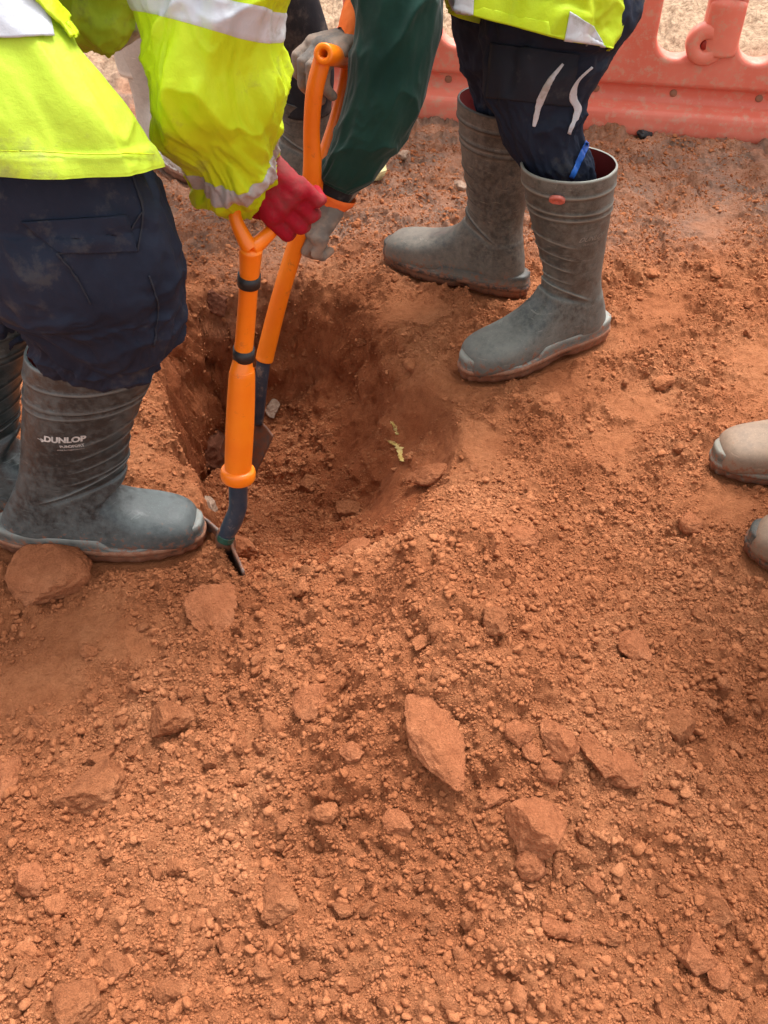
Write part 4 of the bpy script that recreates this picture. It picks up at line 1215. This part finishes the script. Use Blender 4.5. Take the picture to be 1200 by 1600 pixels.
# ================================================================== helper on the right
P2 = thing('person', 'worker facing left in yellow vest, dark green sleeve and navy trousers tucked into wellingtons', 'person', (.30, 1.70, 0))
j2 = dict(pelvis=at(860, -60, 1.52), waist=at(850, -200, 1.50), chest=at(760, -420, 1.46), neck=at(680, -560, 1.45), head=at(620, -640, 1.46), face=(-.8, -.2, -.6),
          hipL=at(900, -30, 1.52), hipR=at(820, -30, 1.62), kneeL=at(860, 110, 1.60), kneeR=at(785, 70, 1.72), ankleL=V3(.355, 1.59, .14), ankleR=V3(.225, 1.815, .14),
          toeL=V3(.28, 1.555, .045), toeR=V3(.16, 1.85, .045), shL=at(640, -360, 1.44), shR=at(700, -380, 1.6), elL=at(620, 60, 1.48), elR=at(640, -60, 1.66), wrL=at(525, 285, 1.575), wrR=at(558, 44, 1.54))
link('body', body_mesh(j2), M['skin'], P2)
link('hair', hair_mesh(j2), M['hair'], P2)
l1 = [(745, -160, 1040, -140, 1.47, .6), (748, -60, 1015, -40, 1.49, .6), (752, 10, 1000, 20, 1.51, .6), (753, 60, 968, 75, 1.54, .62), (755, 105, 938, 120, 1.56, .64), (760, 150, 917, 160, 1.585, .66), (780, 200, 911, 205, 1.61, .66),
      (800, 245, 922, 250, 1.64, .62), (822, 278, 928, 275, 1.66, .6), (836, 306, 924, 300, 1.68, .55)]
kg, KP, KD = cloth(l1, 240, 180, M['navy'], 'trouser_leg', P2, folds=(.0045, 7, 9), seed=42, ring_folds=.006)
l2 = [(690, -160, 930, -150, 1.60, .6), (700, -60, 880, -50, 1.62, .6), (706, 10, 860, 20, 1.65, .6), (712, 60, 850, 70, 1.68, .6), (724, 105, 838, 110, 1.72, .6), (738, 145, 822, 150, 1.76, .6), (750, 180, 815, 184, 1.79, .6)]
cloth(l2, 140, 120, M['navy'], 'trouser_leg', P2, folds=(.005, 7, 12), seed=52, ring_folds=.006)
tk = bvh_of(kg)
patch(tk, [(768, 66), (905, 84), (893, 166), (760, 152)], .002, M['navy_grey'], 'knee_pad', kg, 30, .002)
strip(tk, [(880, 100), (858, 128), (842, 162), (834, 198)], [4, 9, 11, 5], .0036, M['reflect'], 'reflective_stripe', kg)
strip(tk, [(924, 104), (902, 126), (894, 150), (901, 172), (888, 208)], [3, 5, 12, 9, 5], .0032, M['reflect'], 'reflective_stripe', kg)
strip(tk, [(917, 222), (905, 248), (892, 276)], [8, 9, 7], .003, M['blue'], 'blue_tab', kg)
vs = [(702, 14, 946, 76, 1.485, .74), (698, -4, 953, 58, 1.48, .74), (684, -80, 985, -30, 1.465, .72), (670, -250, 975, -210, 1.45, .5), (610, -450, 900, -450, 1.44, .5), (630, -560, 760, -560, 1.44, .5)]
vv, VP, VD = cloth(vs, 160, 200, M['hivis'], 'vest', P2, folds=(.008, 6, 9), seed=61, thick=.002, extra=lambda v, t: .012 * np.sin(t * 5 + 1) * smooth(.3, 0, v))
tv = bvh_of(vv)
patch(tv, [(890, 18), (925, 40), (948, 78), (880, 72)], .002, M['reflect'], 'reflective_tape', vv)
patch(tv, [(690, -30), (742, -25), (740, 24), (712, 22)], .002, M['reflect'], 'reflective_tape', vv)
gs = [(530, -420, 760, -400, 1.38, .7), (538, -260, 730, -250, 1.40, .75), (550, -110, 704, -95, 1.42, .8), (556, -5, 693, 0, 1.44, .8), (554, 60, 682, 78, 1.465, .8), (546, 118, 664, 145, 1.49, .8), (535, 170, 645, 196, 1.515, .8), (521, 215, 618, 240, 1.54, .8),
      (509, 250, 586, 274, 1.56, .78), (502, 270, 560, 296, 1.575, .75), (503, 280, 550, 304, 1.58, .7)]
gj, GPp, GD = cloth(gs, 260, 160, M['green'], 'sleeve', P2, folds=(.0026, 5, 6), seed=71, ring_folds=.009, thick=.002)
hid = [(560, -420, 800, -400, 1.62, .7), (590, -150, 720, -140, 1.64, .7), (580, -40, 680, -20, 1.6, .7), (560, 10, 640, 30, 1.57, .7), (548, 20, 600, 70, 1.54, .7)]
cloth(hid, 80, 80, M['green'], 'sleeve', P2, folds=(.004, 5, 8), seed=75, ring_folds=.004)
nc = [(502, 274, 554, 300, 1.582, .7), (499, 284, 548, 310, 1.588, .7), (497, 294, 542, 318, 1.594, .7)]
cloth(nc, 20, 60, M['black'], 'inner_cuff', P2, folds=(.0008, 9, 30), seed=77)
oc = [(494, 288, 556, 316, 1.590, .7), (492, 296, 550, 324, 1.596, .7), (490, 306, 538, 332, 1.602, .7)]
cloth(oc, 20, 60, M['orange_cuff'], 'glove_cuff', P2, folds=(.0008, 9, 30), seed=78)
glove('glove', at(513, 322, 1.605), at(484, 358, 1.615), at(440, 345, 1.63) - at(510, 372, 1.60), V3(-.4, .8, -.5), M['grey_glove'], P2, curl=1.0, size=.95, thumb_side=1)
glove('glove', at(545, 66, 1.53), at(508, 74, 1.50), at(520, 95, 1.43) - at(515, 60, 1.55), V3(-.35, .1, -.9), M['grey_glove'], P2, curl=.9, size=1.05, thumb_side=-1)
cloth([(528, 44, 545, 92, 1.515, .8), (534, 16, 562, 76, 1.52, .8), (545, -10, 590, 60, 1.53, .8)], 20, 60, M['orange_cuff'], 'glove_cuff', P2, folds=(.0008, 9, 30), seed=79)
h1 = make_boot('helper_near', P2, M['rubber_dusty'], M['sole'], M['rubber_dusty'], seed=8, lean=.17, side=1)[0]
h2 = make_boot('helper_far', P2, M['rubber_far'], M['sole'], M['rubber_far'], seed=9, lean=.0, side=-1)[0]
text_on(h1, None, 'DUNLOP', .0135, .105, .262, M['faint_print'], side=1, shear=.35, rot=-.05)
text_on(h1, None, 'PUROFORT', .006, .105, .253, M['faint_print'], side=1, rot=-.05)

def disc_on(boot, x, z, r, side, mat, name):
    tm = bmesh.new(); tm.from_mesh(boot.data); tree = BVHTree.FromBMesh(tm); tm.free()
    h_, nn, i_, d_ = tree.ray_cast(Vector((x, side * .3, z)), Vector((0, -side, 0)), 1)
    if h_ is None: h_ = Vector((x, side * .06, z)); nn = Vector((0, side, 0))
    th = np.linspace(0, 2 * np.pi, 32, endpoint=False)
    q = Vector((0, 0, 1)).rotation_difference(nn).to_matrix()
    rows = []
    for rr, hh in ((r, -.003), (r, .002), (r * .85, .0032), (r * .42, .003), (r * .36, .0008)):
        rows.append([list(h_ + q @ Vector((rr * math.cos(t), rr * math.sin(t), hh))) for t in th])
    me = rings_mesh(name, np.array(rows), True, True); me.materials.append(mat)
    o = bpy.data.objects.new(name, me); C.objects.link(o); o.parent = boot
disc_on(h1, .186, .352, .0135, 1, M['pink'], 'badge')

# ================================================================== others at the edges
P4 = thing('person', 'person at the right edge, only two clay covered boot toes in view', 'person', (.85, 1.1, 0))
make_boot('clay_back', P4, M['tan_boot'], M['tan_sole'], M['tan_sole'], top=.72, seed=11, lining=False, ridges=False)
make_boot('clay_front', P4, M['tan_boot'], M['tan_sole'], M['tan_sole'], top=.72, seed=12, lining=False, ridges=False, side=-1)
P3 = thing('person', 'bystander far behind with one pale clay covered boot and one dark grey boot', 'person', (-.38, 2.4, 0))
make_boot('bystander_pale', P3, M['pale_boot'], M['sole'], M['pale_boot'], top=.95, seed=13, lining=False, ridges=False)
make_boot('bystander_dark', P3, M['rubber_far'], M['sole'], M['rubber_far'], top=.80, seed=14, lining=False, side=-1, wshaft=1.25)
def standing(root, a, b, face, trou, top, h=.92):
    """simple clothed standing figure over two ankle points"""
    a = np.array(a, float); b = np.array(b, float); c = (a + b) / 2
    ac = (b - a) / (np.linalg.norm(b - a) + 1e-9); f = np.array(face, float)
    up = lambda z: np.array([0, 0, z])
    pel = c * [1, 1, 0] + up(h)
    j = dict(pelvis=pel, waist=pel + up(.15), chest=pel + up(.4), neck=pel + up(.58), head=pel + up(.72), face=face, hipL=pel - ac * .09 - up(.04), hipR=pel + ac * .09 - up(.04),
             kneeL=a * [1, 1, 0] * .75 + pel * [1, 1, 0] * .25 + up(.5) + f * .03, kneeR=b * [1, 1, 0] * .75 + pel * [1, 1, 0] * .25 + up(.5) + f * .03, ankleL=a, ankleR=b, toeL=a + f * .015 - up(.06), toeR=b + f * .015 - up(.06),
             shL=pel - ac * .18 + up(.5), shR=pel + ac * .18 + up(.5), elL=pel - ac * .25 + up(.22), elR=pel + ac * .25 + up(.22), wrL=pel - ac * .24 + f * .08 - up(.02), wrR=pel + ac * .24 + f * .08 - up(.02))
    link('body', body_mesh(j, s=.82), M['skin'], root)
    link('hair', hair_mesh(j), M['hair'], root)
    for s_, kn, an in (('L', 'kneeL', a), ('R', 'kneeR', b)):
        hp = j['hip' + s_]
        link('trouser_leg', tube([hp + up(.08), hp, j[kn], an + up(.20), an + up(.08)], [.12, .115, .092, .068, .058], 40, 60, axis=f, name='trouser_leg'), M[trou[0] if s_ == 'L' else trou[1]], root)
    link('jacket', tube([pel - up(.1), pel, pel + up(.3), pel + up(.5), pel + up(.57)], [.19, .185, .20, .19, .08], 48, 60, flat=.68, axis=f, name='jacket'), M[top], root)
    for s_ in 'LR':
        link('sleeve', tube([j['sh' + s_], (j['sh' + s_] + j['el' + s_]) / 2, j['el' + s_], j['wr' + s_]], [.075, .066, .06, .045], 32, 40, axis=f, name='sleeve'), M[top], root)
        w_ = j['wr' + s_]
        g_ = blob([(w_, .026, w_ - up(.07) , .034)] + [(w_ - up(.07) + f * (k - 1.5) * .019, .010, w_ - up(.07 + (.075, .085, .08, .065)[k]) + f * (k - 1.5) * .022 + ac * .012, .007) for k in range(4)] + [(w_ - up(.04) + f * .03, .012, w_ - up(.09) + f * .055, .009)], .004, 'glove', 2)
        link('glove', g_, M['grey_glove'], root)
standing(P4, (.80, 1.235, .14), (.785, .93, .14), (-1, 0, 0), ('navy_grey', 'navy_grey'), 'hivis')
standing(P3, (-.60, 2.46, .13), (-.18, 2.22, .13), (-.3, -.95, 0), ('pale_boot', 'black'), 'hivis')

# ================================================================== shovels
def dhandle(join, e1, e2, r_strap, r_grip, root, mat, out=1.0):
    j = np.array(join); a = np.array(e1); b = np.array(e2)
    for e_ in (a, b):
        mid = (j + e_) / 2 + (e_ - (a + b) / 2) * .42
        link('handle_strap', tube([j, j * .72 + mid * .28 + (e_ - (a + b) / 2) * .08, mid, e_ * .65 + mid * .35, e_], [r_strap * 1.15, r_strap * 1.05, r_strap * .85, r_strap * .82, r_strap * 1.0], 24, 40, name='handle_strap'), mat, root)
    d = (b - a) / np.linalg.norm(b - a)
    link('grip', tube([a - d * .008, a, (a + b) / 2, b, b + d * .008], [r_grip * 1.05, r_grip, r_grip * .95, r_grip, r_grip * 1.05], 28, 20, axis=(0.1, .9, .3), name='grip'), mat, root)

def blade_mesh(top, tip, across, w, thick=.003, bend=.02, name='blade'):
    top = np.array(top); tip = np.array(tip); ac = np.array(across, float)
    d = tip - top; L = np.linalg.norm(d); d /= L; ac -= d * (ac @ d); ac /= np.linalg.norm(ac); nn = np.cross(d, ac)
    n, m = 30, 24; G = np.zeros((n, m, 3))
    for i, v in enumerate(np.linspace(0, 1, n)):
        hw = w / 2 * (1 - .08 * v) * (1 if v < .85 else math.sqrt(max(0.02, 1 - ((v - .85) / .17) ** 2 * .55)))
        for k, u in enumerate(np.linspace(-1, 1, m)):
            G[i, k] = top + d * L * v + ac * hw * u + nn * (bend * (u * u) + .3 * bend * v * v - .010 * math.exp(-(u / .18) ** 2) * (1 - v))
    me = mesh_np(name, G.reshape(-1, 3), grid_faces(n, m, False))
    o = bpy.data.objects.new('t', me); C.objects.link(o)
    q = o.modifiers.new('s', 'SOLIDIFY'); q.thickness = thick; q.offset = 0
    return eval_mesh(o, name)

SH1 = thing('shovel', 'upright orange insulated shovel with two black bands, gripped by the red glove', 'shovel', at(358, 860, 1.52), group=None)
jn = at(392, 388, 1.20); lo = at(378, 566, 1.33); fl = at(372, 742, 1.435)
link('shaft', tube([jn, at(389, 440, 1.24), at(383, 520, 1.30), lo], [.0150, .0125, .0128, .0130], 32, 60, name='shaft'), M['orange'], SH1)
link('shroud', tube([at(379, 562, 1.328), at(378, 578, 1.335), at(378, 590, 1.342), at(375, 660, 1.385), at(372, 728, 1.425), at(372, 734, 1.43)], [.0130, .0165, .0185, .0205, .0200, .0200], 36, 80, name='shroud'), M['orange'], SH1)
link('flange', tube([at(372, 731, 1.427), at(372, 734, 1.429), at(372, 741, 1.434), at(372, 748, 1.438), at(372, 751, 1.44)], [.0205, .0250, .0262, .0248, .019], 40, 30, name='flange'), M['orange'], SH1)
for (px, py, D_) in ((389.5, 437, 1.238), (381.2, 552, 1.322)):
    a = at(px, py - 8, D_ - .006); b = at(px - .8, py + 8, D_ + .006)
    link('black_band', tube([a, b], [.0150, .0150], 32, name='black_band'), M['band'], SH1)
dhandle(jn, at(372, 296, 1.185), at(440, 312, 1.215), .0095, .013, SH1, M['orange'])
link('neck', tube([at(372, 745, 1.437), at(372, 770, 1.452), at(371, 795, 1.468), at(362, 818, 1.483), at(352, 838, 1.495)], [.0145, .0142, .0140, .0142, .0125], 28, 50, name='neck'), M['metal'], SH1)
g0_, g1_ = on_z(322, 800)[:2], on_z(396, 892)[:2]
link('socket', tube([at(354, 828, 1.488), at(352, 840, 1.498), at(353, 850, 1.512), at(354, 858, 1.53)], [.0125, .015, .016, .014], 28, 30, flat=.55, name='socket'), M['steel'], SH1)
link('blade', blade_mesh(at(353, 842, 1.502), at(353, 842, 1.502) + V3(.01, .02, -.24), np.append(g1_ - g0_, 0), .145, thick=.004, bend=.010), M['steel'], SH1)
link('painted_socket', tube([at(354, 836, 1.494), at(351, 845, 1.499)], [.0138, .013], 20, 8, name='painted_socket'), M['green_paint'], SH1)

SH2 = thing('shovel', 'orange shovel leaning into the pit, held by grey gloves beside the dark green sleeve', 'shovel', at(404, 640, 1.85))
jn2 = at(484, 322, 1.585)
link('shaft', tube([jn2, at(462, 384, 1.64), at(436, 470, 1.705), at(417, 545, 1.765), at(413, 562, 1.777)], [.0165, .0150, .0155, .0165, .0165], 32, 60, name='shaft'), M['orange'], SH2)
link('handle_strap', tube([jn2, at(488, 262, 1.54), at(487, 200, 1.50), at(492, 140, 1.465), at(505, 88, 1.44)], [.0165, .0150, .0130, .0135, .0135], 26, 60, flat=.75, name='handle_strap'), M['orange'], SH2)
link('handle_strap', tube([jn2, at(506, 250, 1.57), at(528, 180, 1.56), at(540, 130, 1.555), at(545, 95, 1.55)], [.0165, .0130, .0120, .0120, .0130], 26, 60, flat=.75, name='handle_strap'), M['orange'], SH2)
ga, gb = at(505, 84, 1.425), at(546, 92, 1.56)
def pipe(a, b, r, ri, name):
    a, b = np.array(a), np.array(b)
    d = (b - a) / np.linalg.norm(b - a)
    ax = np.cross(d, [0, 0, 1]); ax /= np.linalg.norm(ax); bx_ = np.cross(d, ax)
    th = np.linspace(0, 2 * np.pi, 32, endpoint=False)
    c = ax * np.cos(th)[:, None] + bx_ * np.sin(th)[:, None]
    rows = [a + d * .03 + c * ri * .8, a + d * .001 + c * ri, a + c * (ri + .001), a + c * (r - .002), a + d * .002 + c * r, b + c * r]
    return rings_mesh(name, np.array(rows), True, True)
link('grip', pipe(ga, gb, .0155, .0065, 'grip'), M['orange'], SH2)
link('neck', tube([at(413, 560, 1.776), at(410, 580, 1.79), at(407, 610, 1.82), at(402, 660, 1.88)], [.0135, .0125, .012, .012], 24, 30, name='neck'), M['metal'], SH2)
link('blade', blade_mesh(at(402, 655, 1.875), at(376, 722, 1.965), V3(1, -.5, 0), .095, bend=.014), M['steel'], SH2)

# ================================================================== red plastic barrier
bl = on_z(385, 157); br = on_z(1200, 211)
bd = (br - bl); ang_b = math.atan2(bd[1], bd[0])
BR = thing('barrier', 'faded red plastic pedestrian barrier with rounded slots standing along the back', 'barrier', (bl[0], bl[1], 0))
BR.rotation_euler = (0, 0, ang_b)
def place_b(me, name, mat, parent=BR):
    o = bpy.data.objects.new(name, me); C.objects.link(o); me.materials.append(mat) if mat else None
    me.polygons.foreach_set('use_smooth', [True] * len(me.polygons)); o.parent = parent
    return o
def Xb(px, py, z):       # distance along the barrier of something seen at a pixel
    r = ray(px, py); t = 2.55
    nrm = np.array([-math.sin(ang_b), math.cos(ang_b), 0]); t = ((bl - CAM) @ nrm) / (r @ nrm)
    p = CAM + r * t
    return (p - bl) @ np.array([math.cos(ang_b), math.sin(ang_b), 0]), p[2]
def rrect(x0, z0, x1, z1, r, n=10):
    pts = []
    for (cx_, cz_, a0) in ((x1 - r, z0 + r, -90), (x1 - r, z1 - r, 0), (x0 + r, z1 - r, 90), (x0 + r, z0 + r, 180)):
        for k in range(n + 1):
            a = R(a0 + 90 * k / n); pts.append((cx_ + r * math.cos(a), cz_ + r * math.sin(a)))
    return pts
cu = bpy.data.curves.new('t', 'CURVE'); cu.dimensions = '2D'; cu.fill_mode = 'BOTH'; cu.extrude = .016; cu.bevel_depth = .013; cu.bevel_resolution = 4; cu.offset = -.013
def add_poly(pts):
    sp_ = cu.splines.new('POLY'); sp_.points.add(len(pts) - 1)
    for p, (a, b) in zip(sp_.points, pts): p.co = (a, b, 0, 1)
    sp_.use_cyclic_u = True
add_poly(rrect(0, .118, 2.0, 1.0, .03))
s1 = Xb(1060, 60, .2)[0]; s0 = Xb(497, 20, .2)[0]
slots = [s0 - .0, s0 + .20, s0 + .385, s0 + .57, s1 - .195, s1, s1 + .205, s1 + .41, s1 + .61]
zb = Xb(1060, 86, .2)[1]
for sx_ in slots:
    w_ = .072 if sx_ == s0 else .056
    add_poly(rrect(sx_ - w_, zb, sx_ + w_, zb + .33, w_ * .95))
o = bpy.data.objects.new('t', cu); C.objects.link(o)
me = eval_mesh(o, 'panel'); me.transform(Matrix.Rotation(R(90), 4, 'X'))
me.transform(Matrix.Translation((0, .0, 0)))
panel = place_b(me, 'panel', M['barrier'])
# foot: stepped section swept along the barrier
sec = [(-.060, .0), (-.062, .010), (-.058, .056), (-.052, .064), (-.034, .070), (-.016, .076), (-.008, .088), (-.008, .112), (-.016, .119), (.016, .119), (.008, .112), (.008, .088), (.024, .078), (.034, .070), (.052, .064), (.058, .056), (.062, .010), (.060, .0)]
sec2 = []
for k in range(len(sec)):
    a = sec[k]; b = sec[(k + 1) % len(sec)]
    sec2 += [a, ((a[0] * 2 + b[0]) / 3, (a[1] * 2 + b[1]) / 3), ((a[0] + 2 * b[0]) / 3, (a[1] + 2 * b[1]) / 3)]
rows = [[(x_, a, b + .002 * math.sin(x_ * 3)) for a, b in sec2] for x_ in np.linspace(0.0, 2.0, 160)]
foot = place_b(rings_mesh('foot', np.array(rows), True, True), 'foot', M['barrier'])
def cyl_b(x, z, y0, y1, r, name, mat, parent=None, ri=None, seg=32):
    th = np.linspace(0, 2 * np.pi, seg, endpoint=False)
    c = lambda y_, r_: np.stack([x + r_ * np.cos(th), np.full(seg, y_), z + r_ * np.sin(th)], 1)
    if ri: rows = [c(y0, r), c(y1 + .006, r), c(y1, r - .006), c(y1, ri + .004), c(y1 + .004, ri), c(y1 + .03, ri * .9)]
    else: rows = [c(y0, r), c(y1 + .003, r), c(y1, r - .003)]
    return place_b(rings_mesh(name, np.array(rows), True, True), name, mat, parent or BR)
bxp, bzp = Xb(1101, 66, .2)
boss = cyl_b(bxp, bzp + .005, -.01, -.046, .050, 'boss', M['barrier'], ri=.016)
cyl_b(bxp, bzp + .005, -.012, -.038, .013, 'boss_hole', M['barrier_hole'], boss)
# lock tube on the post above the boss
place_b(tube([(bxp + .035, -.02, bzp - .02), (bxp + .035, -.026, bzp + .09), (bxp + .035, -.026, bzp + .10)], [.045, .045, .040], 32, 30, flat=.6, axis=(0, 1, 0), name='lock_tube'), 'lock_tube', M['barrier'])
place_b(tube([(bxp + .035, -.02, bzp + .112), (bxp + .035, -.024, bzp + .32), (bxp + .035, -.02, bzp + .5)], [.036, .036, .036], 32, 30, flat=.6, axis=(0, 1, 0), name='post'), 'post', M['barrier'])
for px_ in (1052, 1188, 930, 700):
    xh, zh = Xb(px_, 143, .1)
    cyl_b(xh, .098, -.004, -.0115, .010, 'drain_hole', M['sole'], foot)
